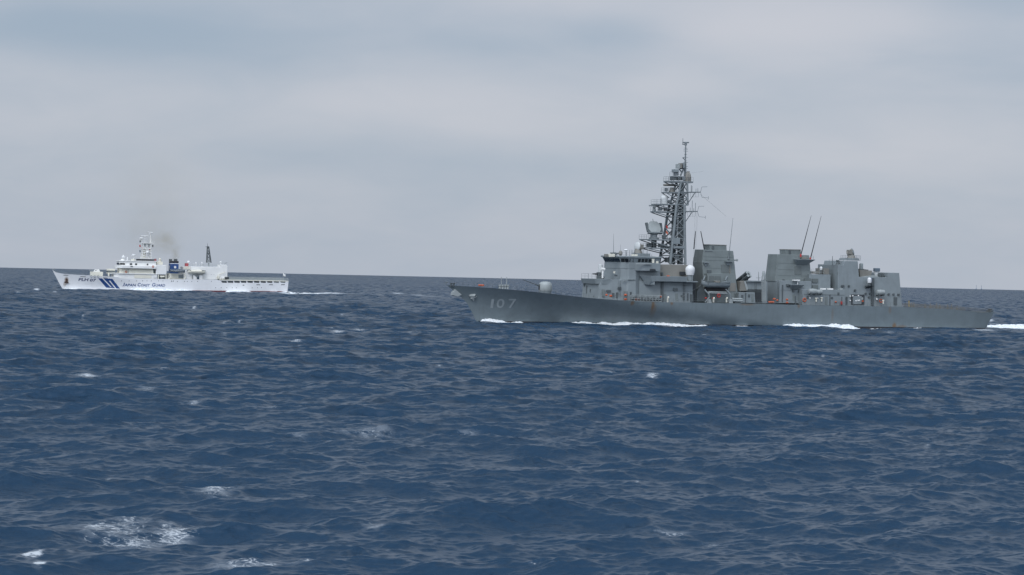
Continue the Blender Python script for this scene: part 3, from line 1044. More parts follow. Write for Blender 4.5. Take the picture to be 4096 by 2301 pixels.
def director(name, base, centre, face, dish_r, parent, dish_mat, body_mat, housing):
    """tracking radar: cone pedestal, yoke and a dish looking along face"""
    f = Vector(face).normalized()
    m = MB().lathe(base, [(1.15, 0), (0.75, 1.0), (0.6, max(1.1, centre.z - base.z - .2))], 14)
    root = m.build(name, body_mat, parent, smooth=True)
    mm = MB().tube(centre - f * 1.5, centre + f * .1, 0.62, 0.9, 10)
    mm.box(centre.x - f.x * .9 - .5, centre.x - f.x * .9 + .5, centre.y - .85, centre.y + .85, centre.z - .6, centre.z + .5)
    mm.build(housing, body_mat, root, bevel=.04)
    a = f.orthogonal().normalized()
    b = f.cross(a)
    vs, fs = [], []
    nn, prof = 24, [(0.02, .42), (.5, .36), (.8, .2), (1.0, 0.0), (1.02, -.1), (.8, -.02), (.4, .0), (.02, .02)]
    for rr, hh_ in prof:
        for i in range(nn):
            t = 2 * math.pi * i / nn
            vs.append(centre + (a * math.cos(t) + b * math.sin(t)) * rr * dish_r + f * (hh_ * dish_r * .7 + .15))
    for k in range(len(prof) - 1):
        for i in range(nn):
            fs.append((k * nn + i, k * nn + (i + 1) % nn, (k + 1) * nn + (i + 1) % nn, (k + 1) * nn + i))
    MB().add(vs, fs).build('dish', dish_mat, root, smooth=True)
    return root


c0 = dp(2550, 986, 0)
director('fire_control_radar', Vector((D.q(2552, 1014, 0)[0], 0, zq)), c0, (0.93, 0.28, 0.12), 1.15, destroyer, 'pale_dome', 'grey_brown', 'radar_housing')
# close-in weapon forward
def ciws(px, py_base, py_top, Y, fx, dome_mat, r_px):
    b_ = dp(px, py_base, Y)
    t_ = dp(px, py_top, Y)
    H_ = t_.z - b_.z
    m = MB().lathe(b_, [(1.0, 0), (1.0, H_ * .18), (.75, H_ * .25), (.75, H_ * .4)], 14)
    m.box(b_.x - .55, b_.x + .75, Y - .8, Y + .8, b_.z + H_ * .12, b_.z + H_ * .46)
    root = m.build('close_in_gun', 'grey_dark', destroyer, bevel=.05)
    zz = b_.z + H_ * .40
    rr = r_px / 15.2
    MB().lathe((b_.x, Y, zz), [(rr, 0), (rr, H_ * .48), (rr * .86, H_ * .56), (rr * .5, H_ * .595), (.02, H_ * .60)], 18).build('radome', dome_mat, root, smooth=True)
    zg = b_.z + H_ * .34
    m = MB()
    for i in range(6):
        t = i * math.pi / 3
        m.tube((b_.x + fx * .5, Y + .11 * math.cos(t), zg + .11 * math.sin(t)), (b_.x + fx * 2.1, Y + .11 * math.cos(t), zg + .11 * math.sin(t)), .05)
    m.tube((b_.x + fx * .6, Y, zg), (b_.x + fx * 1.5, Y, zg), .2, n=8)
    m.build('gun_barrel', 'black', root)
    return root


cw = ciws(2401, 1117, 1057, 0.8, 1, 'pale_dome', 8.8)
p = dp(2411, 1078, 2.2)
MB().tube(p + Vector((-.5, 0, 0)), p + Vector((.45, 0, .1)), .38, n=12).tube(p - Vector((0, 0, .3)), p - Vector((0, 0, 2.2)), .25).build('tracking_camera', 'white', cw)
# gun platform overhang, rails and front fittings
xp = D.q(2399, 1122, 5.7)[0]
MB().plan([(xp + .6, 4.6), (xp - .6, 5.9), (xp - 3, 6.1)], zt - 1.15, zt + .1, [(xp + 1.0, 4.7), (xp - .5, 6.1), (xp - 3, 6.2)]).build('gun_platform', 'grey', low, bevel=.04)
m = MB().rail([Vector((xp - 1.5, 5.9, zt + .1)), Vector((xp + .8, 4.6, zt + .1)), Vector((xp + .8, -4.6, zt + .1)), Vector((xp - 1.5, -5.9, zt + .1))], 1.25, .03, 2, 2.0)
m.build('platform_rail', 'mast_grey', low)
p = dp(2344, 1139, -4.6)
MB().lathe(p, [(.05, -1.1), (.7, -.2), (.75, .3), (.1, .9)], 8).build('sensor_pod', 'grey_dark', destroyer)
for px, py, w_, h_ in ((2370, 1163, .25, .9), (2356, 1160, .05, 2.2), (2383, 1187, .3, .5)):
    t = max(0, min(1, (px - 2340) / 61))
    Yp = -5.6 + 11.2 * t
    xx = xa + .32
    zz = D.q(px, py, Yp)[1]
    MB().box(xx - .2, xx + .08, Yp - w_ / 2, Yp + w_ / 2, zz - h_ / 2, zz + h_ / 2).build('hatch', 'grey_dark', low)


def plate(px0, py0, px1, py1, Y, name, mat, parent, th=.10, inset=.3, bevel=0.0):
    """flat fitting bolted to a port wall"""
    x0, z1 = D.q(px0, py0, Y)
    x1, z0 = D.q(px1, py1, Y)
    return MB().box(min(x0, x1), max(x0, x1), Y - inset, Y + th, min(z0, z1), max(z0, z1)).build(name, mat, parent, bevel=bevel)


plate(2427, 1160, 2443, 1168, 6.5, 'vent_grille', 'grey_dark', low)
plate(2473, 1148, 2484, 1159, 6.85, 'lamp_housing', 'grey_dark', low)
plate(2455, 1085, 2458, 1094, 5.3, 'wall_lamp', 'cream', main, .5)
plate(2459, 1099, 2467, 1106, 5.3, 'lamp_housing', 'grey_dark', main, .4)

# ---- amidships block under the mast
zt2 = D.q(2700, 1059, 4.6)[1]
x0, x1 = D.q(2640, 1080, 4.6)[0], D.q(2770, 1080, 4.6)[0]
MB().plan([(x0, 4.8), (x1, 4.8)], zled - 3, zt2, [(x0, 4.5), (x1, 4.5)]).build('mast_house', 'grey_brown', destroyer, bevel=.05)
zb0, zb1, zb2 = D.q(2680, 1127, 8.6)[1], D.q(2680, 1106, 8.6)[1], D.q(2770, 1129, 8.6)[1]
xs0, xs1, xs2 = D.q(2606, 1115, 8.6)[0], D.q(2750, 1115, 8.6)[0], D.q(2790, 1128, 8.6)[0]
bd = MB().plan([(xs0 + 1.4, 7.0), (xs0 - .3, 8.4), (xs1, 8.6)], zb0, zb1, [(xs0 + 2.4, 7.0), (xs0 + .3, 8.6), (xs1 + .2, 8.8)])
bd.plan([(xs1 + .3, 8.75), (xs2, 8.75)], zb0 - .05, zb0 + .25)
bd.plan([(xs0 + 1.2, 6.9), (xs0 + .2, 7.9), (xs0 - 1, 8.4)], zb0 - .9, zb0, [(xs0 + 1.6, 7), (xs0 + .2, 8.4), (xs0 - 1, 8.5)])
bd = bd.build('signal_deck', 'grey', destroyer, bevel=.04)
xg0, xg1 = D.q(2773, 1160, 6.9)[0], D.q(2784, 1160, 6.9)[0]
MB().plan([(xg0 + .02, 5.2), (xg1 - .6, 5.2)], 5.2, zb0 - .1).build('passage_shade', 'dark_hole', destroyer)  # solid dark block; the gap's shade is put into its colour
rd = dp(2760.5, 1079, 7.2)
rr = 18.3 / 15.3
MB().lathe((rd.x, rd.y, D.q(2760, 1123, 7.2)[1]), [(.75, 0), (.75, 1.4)], 12).tube((rd.x - .3, 8.0, rd.z - 2.9), (rd.x - .3, 8.0, rd.z - 1.4), .12).build('radome_pedestal', 'grey', bd)
MB().lathe((rd.x, rd.y, rd.z - 1.35), [(rr * .80, 0), (rr * .97, .85)] + [(rr * math.cos(a), 1.35 + rr * math.sin(a)) for a in np.linspace(0, 1.56, 9)], 26).build('satellite_radome', 'white_dome', bd, smooth=True)
for (a, b, c, e, nm, mt) in ((2693, 1153, 2710, 1164, 'lamp_housing', 'grey_dark'), (2733, 1172, 2738, 1200, 'pipe_run', 'grey_dark'), (2762, 1178, 2772, 1207, 'door', 'grey_dark'),
                             (2645, 1126, 2652, 1205, 'cable_trunk', 'grey_dark')):
    plate(a, b, c, e, 7.0, nm, mt, main, .12, .5)
for (a, b, c, e, nm, mt) in ((2625, 1086, 2641, 1104, 'locker', 'grey_brown'), (2645, 1090, 2652, 1103, 'locker', 'grey_dark'), (2720, 1087, 2741, 1101, 'door', 'dark_hole')):
    plate(a, b, c, e, 5.0, nm, mt, bd, .15, .8)

# ---- lattice mast: four legs in two stages, bracing and platforms
mast = empty('lattice_mast', (0, 0, 0))
mast.parent = destroyer
yb, yt = 3.4, 2.7
def corner(px_pf, py, px_a, Y):
    return [D.P(px_pf, py, Y), D.P(px_a, py, Y)]
LV = [(1057, 2681, 2741, 3.6), (989, 2688, 2740, 3.2), (955, 2692, 2739, 3.0), (912, 2697, 2738.5, 2.8), (868, 2701, 2738, 2.6), (820, 2706, 2738, 2.3)]
UP = [(820, 2707, 2751, 2.2), (768, 2717, 2750, 1.8), (727, 2725, 2749, 1.5)]


def lattice(levels, rleg, rbr, name_leg, name_br):
    rows = []
    dense = []
    for a_, b_ in zip(levels, levels[1:]):
        k_ = max(1, round((a_[0] - b_[0]) / 31))
        dense += [tuple(a_[i] + (b_[i] - a_[i]) * j / k_ for i in range(4)) for j in range(k_)]
    levels = dense + [levels[-1]]
    for py, pf, pa, Y in levels:
        x1, z = D.q(pf, py, Y)
        x0, _ = D.q(pa, py, Y)
        rows.append([Vector((x1, Y, z)), Vector((x0, Y, z)), Vector((x0, -Y, z)), Vector((x1, -Y, z))])
    for c in range(4):
        m = MB()
        for a, b in zip(rows, rows[1:]):
            m.tube(a[c], b[c], rleg, n=8)
        m.build(name_leg, 'mast_grey', mast)
    m = MB()
    for a, b in zip(rows, rows[1:]):
        for c in range(4):
            d = (c + 1) % 4
            m.tube(a[c], b[d], rbr, n=5).tube(a[d], b[c], rbr, n=5)
            m.tube(b[c], b[d], rbr * 1.1, n=5)
    m.build(name_br, 'mast_grey', mast)
    return rows


R1 = lattice(LV, .36, .105, 'mast_leg', 'bracing')
R2 = lattice(UP, .27, .09, 'mast_leg', 'bracing')
# cable trunks inside the tower
m = MB()
p0, p1 = dp(2716, 1058, 0), dp(2728, 735, 0)
m.tube((p0.x, 0.6, p0.z), (p0.x, .6, p1.z), .75, .6, n=10)
m.tube((p0.x + 1.7, -1.0, p0.z), (p0.x + 1.2, -1.0, dp(2700, 820)[2]), .5, n=8)
m.tube((p0.x + 2.6, .9, p0.z), (p0.x + 2.4, .9, dp(2690, 955)[2]), .55, n=8)
m.build('cable_trunk', 'grey_dark', mast)
m = MB()
for t in np.linspace(0, 1, 40):
    z = p0.z + (dp(2716, 735)[2] - p0.z) * t
    x = p0.x + 2.1 - 2.0 * t
    m.tube((x, 1.6 - t * .8, z), (x, 2.0 - t * .8, z), .04, n=4)
m.tube((p0.x + 2.1, 1.6, p0.z), (p0.x + .1, .8, p1.z), .05, n=4).tube((p0.x + 2.1, 2.0, p0.z), (p0.x + .1, 1.2, p1.z), .05, n=4)
m.build('ladder', 'mast_grey', mast)


def platform(px0, px1, py, Y0, Y1, name='platform', th=.28, rails=True, braces=(), mat='mast_grey', front=None):
    x0, z = D.q(px0, py, Y0)
    x1 = D.q(px1, py, Y1)[0]
    zt_ = z
    m = MB()
    m.plan([(x0, front or Y0), (x1, Y1)], zt_ - th, zt_)
    m2 = None
    o = m.build(name, mat, mast)
    if rails:
        f = front or Y0
        MB().rail([Vector((x1, Y1, zt_)), Vector((x0, f, zt_)), Vector((x0, -f, zt_)), Vector((x1, -Y1, zt_))], 1.05, .028, 2, 1.3).build('platform_rail', 'mast_grey', o)
    if braces:
        for (fx, py2) in braces:
            z2 = D.q(px0, py2, Y0)[1]
            for s_ in (1, -1):
                MB().tube((x0 - .3, s_ * (front or Y0) * .9, zt_ - th), (fx, s_ * Y1 * .9, z2), .13, n=6).build('platform_brace', 'mast_grey', o)
    return o, x0, zt_


legx = lambda py: D.q(np.interp(py, [820, 1057], [2706, 2681]), py, 2.8)[0]
pl1, px1_, z1_ = platform(2592, 2742, 990, 2.4, 3.2, braces=((legx(1010) + .3, 1012),))
pl2, px2_, z2_ = platform(2586, 2692, 956, 2.4, 3.0, braces=((legx(985) + .2, 988),))
pl3, px3_, z3_ = platform(2621, 2745, 844.5, 1.6, 2.4, th=.35, braces=((legx(868) + .3, 868),))
pl4, px4_, z4_ = platform(2628, 2752, 815, 1.9, 2.4, braces=((legx(835) + .3, 838),))
pl5, px5_, z5_ = platform(2664, 2752, 767.5, 1.5, 1.9, th=.32, braces=((D.q(2700, 785, 2)[0], 790),))
pl6, px6_, z6_ = platform(2674, 2773, 723, 1.6, 1.7, th=.4, braces=((D.q(2716, 740, 1.6)[0], 742),))
pl7, px7_, z7_ = platform(2691, 2738, 704, 1.0, 1.1, th=.3)
# yards, both sides, swept aft
def yard(py, px_root, px_tip, Yt, aer):
    z = D.q(px_root, py, 2)[1]
    xr, xt = D.q(px_root, py, 2.2)[0], D.q(px_tip, py, Yt)[0]
    for s_ in (1, -1):
        m = MB()
        a, b = Vector((xr, s_ * 2.0, z - .1)), Vector((xt, s_ * Yt, z - .1))
        m.tube(a, b, .17, .13, 8)
        m.tube(a.lerp(b, .62), Vector((xr, s_ * 2.1, z - 3.2)), .11, n=6)
        for t, h in aer:
            p = a.lerp(b, t)
            m.tube(p, p + Vector((0, 0, h)), .07, n=5)
        m.tube(b, b + Vector((-.2, s_ * .3, 1.3)), .05, n=5).tube(b + Vector((-.2, s_ * .3, 1.3)), b + Vector((-1.6, s_ * .5, 1.4)), .05, n=5)
        m.tube(b, b + Vector((-.3, s_ * .3, -1.3)), .05, n=5).tube(b + Vector((-.3, s_ * .3, -1.3)), b + Vector((-2.0, s_ * .5, -1.4)), .05, n=5)
        m.tube(b + Vector((-2.0, s_ * .5, -1.8)), b + Vector((-2.0, s_ * .5, -1.0)), .05, n=5)
        m.tube(a.lerp(b, .25) - Vector((0, 0, 1.2)), a.lerp(b, .85) - Vector((0, 0, 1.2)), .03, n=4)
        for t in (.25, .45, .65, .85):
            m.tube(a.lerp(b, t), a.lerp(b, t) - Vector((0, 0, 1.2)), .03, n=4)
        m.build('yard', 'mast_grey', mast)


yard(845, 2738, 2790, 6.5, ((.45, 1.0), (.6, 2.8), (.72, .8), (.84, 2.2)))
yard(768, 2750, 2802, 6.5, ((.3, 1.8), (.36, 1.6), (.66, .9), (.8, 1.0)))
def mbox(px0, py0, px1, py1, Y0, Y1, name, mat, parent, bev=.05):
    x0, za = D.q(px0, py0, Y1)
    x1, zb_ = D.q(px1, py1, Y1)
    return MB().box(min(x0, x1), max(x0, x1), Y0, Y1, min(za, zb_), max(za, zb_)).build(name, mat, parent, bevel=bev)


# radome on the fourth platform
p = dp(2656, 815, 0)
rr = 14.6 / 15.2
MB().lathe((p.x, 0, z4_), [(rr, 0), (rr, 1.4)] + [(rr * math.cos(a), 1.4 + rr * math.sin(a)) for a in np.linspace(.15, 1.56, 8)], 22).build('radome', 'pale_dome', pl4, smooth=True)
# navigation radar on the yard platform
p = dp(2617, 827, 0)
MB().lathe((p.x, 0, z3_), [(.5, 0), (.35, .6), (.4, 1.0), (.15, 1.35)], 10).box(p.x - 1.4, p.x + 1.4, -.18, .18, z3_ + 1.2, z3_ + 1.5).build('navigation_radar', 'mast_grey', pl3)
# surface search radar bar
p0, p1 = dp(2655, 740.5, 0.9), dp(2709, 741, -.6)
pc = dp(2688, 766, 0)
MB().tube(p0, p1, .28, n=10).lathe((pc.x, 0, z5_), [(.8, 0), (.55, .6), (.5, 1.2)], 10).build('search_radar', 'grey_brown', pl5)
# electronic warfare boxes at the mast head
mbox(2699, 677, 2716, 690, -1.0, 1.0, 'antenna_box', 'grey', pl7)
mbox(2702, 690, 2714, 703, -.7, .7, 'antenna_base', 'mast_grey', pl7)
mbox(2712, 656, 2722, 674, -.8, .8, 'antenna_box', 'grey_pale', pl7)
mbox(2722, 653, 2729, 673, -.5, .9, 'antenna_cone', 'grey_brown', pl7)
mbox(2733, 652, 2740, 672, -.5, .9, 'antenna_cone', 'grey', pl7)
m = MB().tube(dp(2722, 703, 0), dp(2734, 677, 0), .2).tube(dp(2716, 676), dp(2728, 690), .16).tube(dp(2721, 674), dp(2741, 674), .22)
m.build('mast_head_frame', 'mast_grey', mast)
for px in (2749, 2755):
    p = dp(px, 722, 1.0)
    MB().lathe((p.x, 1.0, z6_), [(.62, 0), (.62, 1.0), (.45, 1.8), (.2, 2.3), (.15, 2.6)], 12).build('antenna_cone', 'grey_brown', pl6)
mbox(2690, 708, 2707, 721, -.9, .9, 'antenna_box', 'grey_dark', pl6)
# pole mast
m = MB().tube(dp(2740, 724), dp(2741, 650), .38, .28, 10).tube(dp(2741, 650), dp(2743, 582), .22, .14, 8)
for py in (590, 595, 601, 607, 620, 625, 632, 645, 652, 660, 668, 676, 690):
    c = dp(2742.5, py)
    a = random.uniform(0, 3.1)
    m.tube(c + Vector((.7 * math.cos(a), .7 * math.sin(a), .12)), c - Vector((.7 * math.cos(a), .7 * math.sin(a), -.12)), .05, n=5)
m.tube(dp(2740, 640), dp(2733, 634), .1).tube(dp(2733, 634), dp(2733, 630), .22)
m.build('pole_mast', 'mast_grey', mast)
m = MB().tube(dp(2729.5, 577.5), dp(2742, 579.5), .1).tube(dp(2731.5, 578), dp(2731.5, 554), .09, .06).tube(dp(2743, 582), dp(2743, 572), .34, n=8)
m.tube(dp(2731, 570.5, .3), dp(2755, 570.5, -.3), .16, n=8)
m.build('mast_head_antenna', 'mast_grey', mast)
# clutter of boxes, lamps and antennas on the platforms
for (a, b, c_, e, y0_, y1_, nm, mt) in ((2640, 829, 2650, 843, .2, 1.2, 'lamp_box', 'mast_grey'), (2660, 832, 2668, 844, -.8, .2, 'lamp_box', 'grey_dark'), (2722, 830, 2733, 844, .5, 2.0, 'junction_box', 'grey_dark'),
                                        (2676, 801, 2688, 814, .2, 1.3, 'lamp_box', 'grey_dark'), (2720, 800, 2732, 815, .5, 1.8, 'junction_box', 'mast_grey'), (2722, 752, 2736, 767, .2, 1.4, 'junction_box', 'grey_dark'),
                                        (2664, 752, 2672, 766, -.5, .5, 'lamp_box', 'mast_grey'), (2712, 706, 2724, 722, .2, 1.2, 'junction_box', 'grey_dark'), (2730, 706, 2742, 722, .2, 1.2, 'junction_box', 'mast_grey'),
                                        (2640, 975, 2652, 989, .4, 1.8, 'junction_box', 'grey_dark'), (2662, 978, 2670, 989, .4, 1.6, 'lamp_box', 'mast_grey'), (2596, 974, 2608, 989, -.6, 1.2, 'junction_box', 'grey_dark'),
                                        (2655, 940, 2665, 955, .8, 2.2, 'lamp_box', 'grey_dark'), (2670, 1030, 2684, 1050, .3, 2.0, 'junction_box', 'grey_dark'), (2700, 1015, 2716, 1040, .3, 2.0, 'junction_box', 'mast_grey')):
    mbox(a, b, c_, e, y0_, y1_, nm, mt, mast)
for (px, p0_, p1_) in ((2632, 844, 822), (2655, 844, 818), (2700, 844, 824), (2644, 815, 795), (2700, 768, 748), (2676, 768, 750), (2685, 723, 705), (2762, 723, 706), (2602, 956, 938), (2640, 956, 936), (2668, 956, 942)):
    MB().tube(dp(px, p0_, 1.4), dp(px, p1_, 1.4), .09, .06).build('pole_antenna', 'grey_dark', mast)
# equipment cabin low on the mast
mbox(2694, 951, 2720, 977, .5, 3.4, 'equipment_cabin', 'grey', mast)
mbox(2720, 960, 2728, 968, 1.5, 3.3, 'cabin_door', 'black', mast)
mbox(2695, 985, 2740, 995, -3.3, 3.4, 'mast_beam', 'grey', mast)
# air search radar: tilted octagonal panel between two side arrays, on its turntable
ra = empty('air_search_radar', (0, 0, 0))
ra.parent = destroyer
pc = dp(2617, 909, 0)
yaw, tilt = math.radians(93), math.radians(25)
fx_ = Vector((math.cos(yaw) * math.cos(tilt), math.sin(yaw) * math.cos(tilt), math.sin(tilt)))
sx_ = Vector((-math.sin(yaw), math.cos(yaw), 0))
ux_ = fx_.cross(sx_)
if ux_.z < 0:
    ux_ = -ux_


def panel(poly, d0, d1):
    vs = [pc + sx_ * a + ux_ * b + fx_ * d for d in (d0, d1) for a, b in poly]
    n = len(poly)
    return MB().add(vs, [tuple(range(n)), tuple(range(2 * n - 1, n - 1, -1))] + [(i, (i + 1) % n, n + (i + 1) % n, n + i) for i in range(n)])


panel([(-.9, 1.55), (.8, 1.55), (1.55, .9), (1.75, -.6), (1.2, -1.5), (-1.2, -1.5), (-1.75, -.6), (-1.6, .8)], -.18, .18).build('antenna_panel', 'grey_pale', ra)
panel([(1.65, 1.2), (2.3, 1.15), (2.2, -1.3), (1.5, -1.35)], -.3, .12).build('side_array', 'grey_dark', ra)
panel([(-2.3, 1.15), (-1.65, 1.2), (-1.5, -1.35), (-2.2, -1.3)], -.3, .12).build('side_array', 'grey_dark', ra)
m = panel([(-2.1, -1.5), (2.1, -1.5), (2.0, -1.8), (-2.0, -1.8)], -.4, .4)
zz = z2_
m.lathe((pc.x, 0, zz), [(1.25, 0), (1.25, .35), (.85, .5), (.8, 1.1), (1.3, 1.5), (1.3, 1.7)], 16)
MB().lathe((pc.x, 0, z1_), [(.7, 0), (.7, zz - z1_ - .2)], 12).build('pedestal', 'grey_dark', ra)
m.build('turntable', 'mast_grey', ra)
MB().tube(pc + ux_ * 1.5, pc + ux_ * 2.3, .08).build('lightning_rod', 'mast_grey', ra)

# ---- funnels
def funnel(pts, cap, w0, k, wcap, mat='grey_funnel'):
    f = side_slab(pts, w0, k, 6.0).build('funnel', mat, destroyer, bevel=.08)
    side_slab(cap, wcap, 0.0).build('funnel_cap', mat, f, bevel=.06)
    return f


W1, K1, W2, K2 = 3.7, .075, 3.6, .075
f1 = funnel([(2814, 998.5), (2933, 1004), (2936, 1030), (2948, 1150), (2948, 1165), (2815, 1160), (2809, 1050)],
            [(2838, 979), (2906, 981), (2907, 1004), (2838, 1003)], W1, K1, 1.8)
side_slab([(2837, 977.8), (2907, 980), (2907, 982.3), (2837, 980)], 1.9).build('cap_rim', 'grey_brown', f1)
side_slab([(2830, 1094), (2938, 1096), (2950, 1160), (2950, 1214), (2828, 1211)], 5.2, .04).build('funnel_deckhouse', 'grey_funnel', destroyer, bevel=.06)


def wall_y(Z, w0, k, z0=6.0):
    return w0 - k * (Z - z0)


def on_funnel(px0, py0, px1, py1, w0, k, name, mat, parent, th=.10):
    x0, z1 = sidept(px0, py0, w0, k, 6.0)
    x1, z0 = sidept(px1, py1, w0, k, 6.0)
    f = lambda z: wall_y(z, w0, k)
    return MB().prism([(x0, z0), (x1, z0), (x1, z1), (x0, z1)], lambda z: f(z) - .3, lambda z: f(z) + th).build(name, mat, parent)


MATS['louvre'] = paint('louvred intake', (0.12, 0.14, 0.14), .6, .1, .1)
on_funnel(2884, 1059, 2915, 1092, W1, K1, 'louvre', 'louvre', f1)
on_funnel(2838, 1104, 2856, 1127, 5.2, .04, 'louvre', 'louvre', f1)
on_funnel(2860, 1105, 2883, 1127, 5.2, .04, 'louvre', 'louvre', f1)
on_funnel(2828, 1080, 2845, 1092, W1, K1, 'exhaust_grille', 'grey_dark', f1, .2)
on_funnel(2820, 1004, 2850, 1009, W1, K1, 'soot_band', 'grey_dark', f1, .03)
on_funnel(2848, 985, 2856, 999, 1.82, 0, 'cap_door', 'grey_dark', f1)
on_funnel(2919, 1132, 2942, 1166, 5.2, .04, 'rusted_door', 'grey_brown', f1)
on_funnel(2917, 1060, 2921, 1094, W1, K1, 'rusty_pipe', 'grey_brown', f1, .15)
for py_ in (1027, 1041, 1072):
    on_funnel(2815, py_, 2930, py_ + 1.2, W1, K1, 'plating_seam', 'grey_funnel', f1, .06)
for (a, b, c, w_) in ((2812, 2832, 1051, .9), (2898, 2928, 1047, 1.3)):
    x0, z = sidept(a, c, W1, K1, 6)
    x1, _ = sidept(b, c, W1, K1, 6)
    y = wall_y(z, W1, K1)
    MB().prism([(x0, z), (x1, z), (x1 + .6, z - .9), (x0 - .6, z - .9)][:4], y - .5, y + .3).box(min(x0, x1), max(x0, x1), y - .2, y + w_, z - .05, z + .1).build('sponson', 'grey', f1)
MB().tube(sidept(2791, 997, 4.4, 0, 6)[:1] + (2.0, sidept(2791, 997, 4.4, 0, 6)[1]), dp(2782, 925, 2.0), .14, .09).build('whip_antenna', 'black', destroyer)
MB().tube(dp(2817, 998, 2.0), dp(2803, 925, 2.0), .14, .09).build('whip_antenna', 'black', destroyer)
MB().tube(dp(2916, 1022, 2.9), dp(2932, 872, 2.9), .09, .035).lathe(dp(2914, 1030, 2.9), [(.3, -.5), (.25, .4)], 8).build('whip_antenna', 'mast_grey', destroyer)
p = dp(2941, 1041, 1.5)
MB().tube(p + Vector((.6, 0, 0)), p - Vector((.5, 0, 0)), .18).tube(p - Vector((.5, 0, .3)), p - Vector((.5, 0, -.3)), .3, n=8).build('floodlight', 'grey_pale', f1)
m = MB().rail([dp(2774, 1049, -2.6), dp(2780, 1049, -2.2)], 1.2, .04, 3, .6)
m.build('ladder_cage', 'mast_grey', f1)

f2 = funnel([(3108, 1017), (3204, 1021), (3236, 1021), (3239, 1046), (3244, 1097), (3245, 1130), (3100, 1126), (3105, 1080)],
            [(3143, 998.5), (3203, 999.5), (3205, 1022), (3143, 1020)], W2, K2, 1.8)
side_slab([(3142, 997.3), (3204, 998.5), (3204, 1000.8), (3142, 999.6)], 1.9).build('cap_rim', 'grey_brown', f2)
side_slab([(3118, 1122), (3245, 1126), (3245, 1215), (3116, 1213)], 5.6, .03).build('funnel_deckhouse', 'grey', destroyer, bevel=.06)
on_funnel(3178, 1065, 3205, 1099.5, W2, K2, 'louvre', 'louvre', f2)
on_funnel(3155, 1001, 3163, 1016, 1.82, 0, 'cap_door', 'grey_dark', f2)
for py_ in (1052, 1078, 1102):
    on_funnel(3112, py_, 3235, py_ + 1.2, W2, K2, 'plating_seam', 'grey_funnel', f2, .06)
for (a, b, c, w_, y) in ((3180, 3254, 1039, 1.8, 2.9), (3160, 3213, 1140, 1.6, 5.4)):
    x0, z = D.q(a, c, y + w_ * .5)
    x1, _ = D.q(b, c, y + w_ * .5)
    sp = MB()
    sp.add([(x0, y + w_, z), (x1, y + w_, z), (x1, y - .4, z), (x0, y - .4, z), (x0 - .8, y + .1, z - 1.3), (x1 + 1.6, y + .1, z - 1.3), (x1 + 1.6, y - .4, z - 1.3), (x0 - .8, y - .4, z - 1.3)],
           [(0, 1, 2, 3), (4, 7, 6, 5), (0, 4, 5, 1), (1, 5, 6, 2), (2, 6, 7, 3), (3, 7, 4, 0)])
    sp.box(x1, x0, y - .3, y + w_ + .1, z, z + .14)
    sp.build('sponson', 'grey', f2)
mbox(3206, 1027, 3228, 1037, 2.6, 3.4, 'equipment_box', 'grey_brown', f2)
m = MB().rail([dp(3238, 1038, 4.4), dp(3254, 1039, 4.4)], .9, .03, 2, .8)
m.build('platform_rail', 'mast_grey', f2)
for a, b in (((3203, 1022), (3245, 862)), ((3241.5, 1036), (3285, 864))):
    A_, B_ = dp(a[0], a[1], 3.4), dp(b[0], b[1], 3.4)
    wh = MB().tube(A_, A_.lerp(B_, .5), .15, .10, 8).tube(A_.lerp(B_, .5), B_, .10, .04, 6).build('whip_antenna', 'black', destroyer)
    MB().lathe((A_.x, A_.y, A_.z - .5), [(.22, .1), (.22, .7), (.16, .9)], 10).build('antenna_base', 'red', wh)
p = dp(3184, 1122, 6.2)
MB().box(p.x - .8, p.x + .8, 5.6, 6.9, p.z - .1, p.z + .2).tube((p.x - .4, 6.4, p.z), (p.x - .4, 6.4, p.z - 1.2), .1).build('floodlight', 'white', f2)
for (a, b, c, e) in ((3144, 1137, 3154, 1146), (3130, 1118, 3138, 1127), (3168, 1160, 3176, 1168)):
    on_funnel(a, b, c, e, 5.6 if b > 1120 else W2, .03 if b > 1120 else K2, 'lamp_housing', 'grey_dark', f2, .35)

# ---- between the funnels
mid = side_slab([(2988, 1125), (3047, 1126), (3070, 1126), (3070, 1214), (2990, 1214)], 4.2, .03).build('intermediate_deckhouse', 'grey', destroyer, bevel=.05)
side_slab([(2986, 1123), (3049, 1124), (3049, 1128), (2986, 1127)], 4.6).build('deckhouse_roof', 'grey', mid)
m = MB()
for i in range(16):
    x = D.q(2992 + i * 3.7, 1163, 4.3)[0]
    za, zb_ = D.q(2992, 1157, 4.3)[1], D.q(2992, 1170, 4.3)[1]
    m.box(x - .06, x + .06, 4.15, 4.38, zb_, za)
m.build('louvre_ribs', 'grey_dark', mid)
plate(3021, 1171, 3048, 1209, 4.3, 'doorway', 'dark_hole', mid, .06)
side_slab([(2956, 1169), (3019, 1170), (3022, 1213), (2956, 1212)], 6.3, .02).build('torpedo_house', 'grey', destroyer, bevel=.05)
MB().tube(dp(3035, 1124, 0), dp(3034, 1088, 0), .09, .05).tube(dp(3025, 1112, 0), dp(3043, 1112, 0), .05).build('whip_antenna', 'mast_grey', destroyer)
# replenishment post
m = MB()
for dx in (-.35, .35):
    for dy in (-.3, .3):
        a, b = dp(3055, 1206, 7.2), dp(3054, 1106, 7.2)
        m.tube((a.x + dx, 7.2 + dy, a.z), (b.x + dx, 7.2 + dy, b.z), .09)
for k in range(16):
    z = a.z + (b.z - a.z) * k / 16
    z2 = a.z + (b.z - a.z) * (k + 1) / 16
    m.tube((a.x - .35, 7.5, z), (a.x + .35, 7.5, z2), .06, n=4).tube((a.x - .35, 7.5, z2), (a.x + .35, 7.5, z2), .06, n=4)
m.lathe((b.x, 7.2, b.z), [(.4, 0), (.4, .8), (.25, 1.4)], 8)
m.build('replenishment_post', 'grey_pale', destroyer)
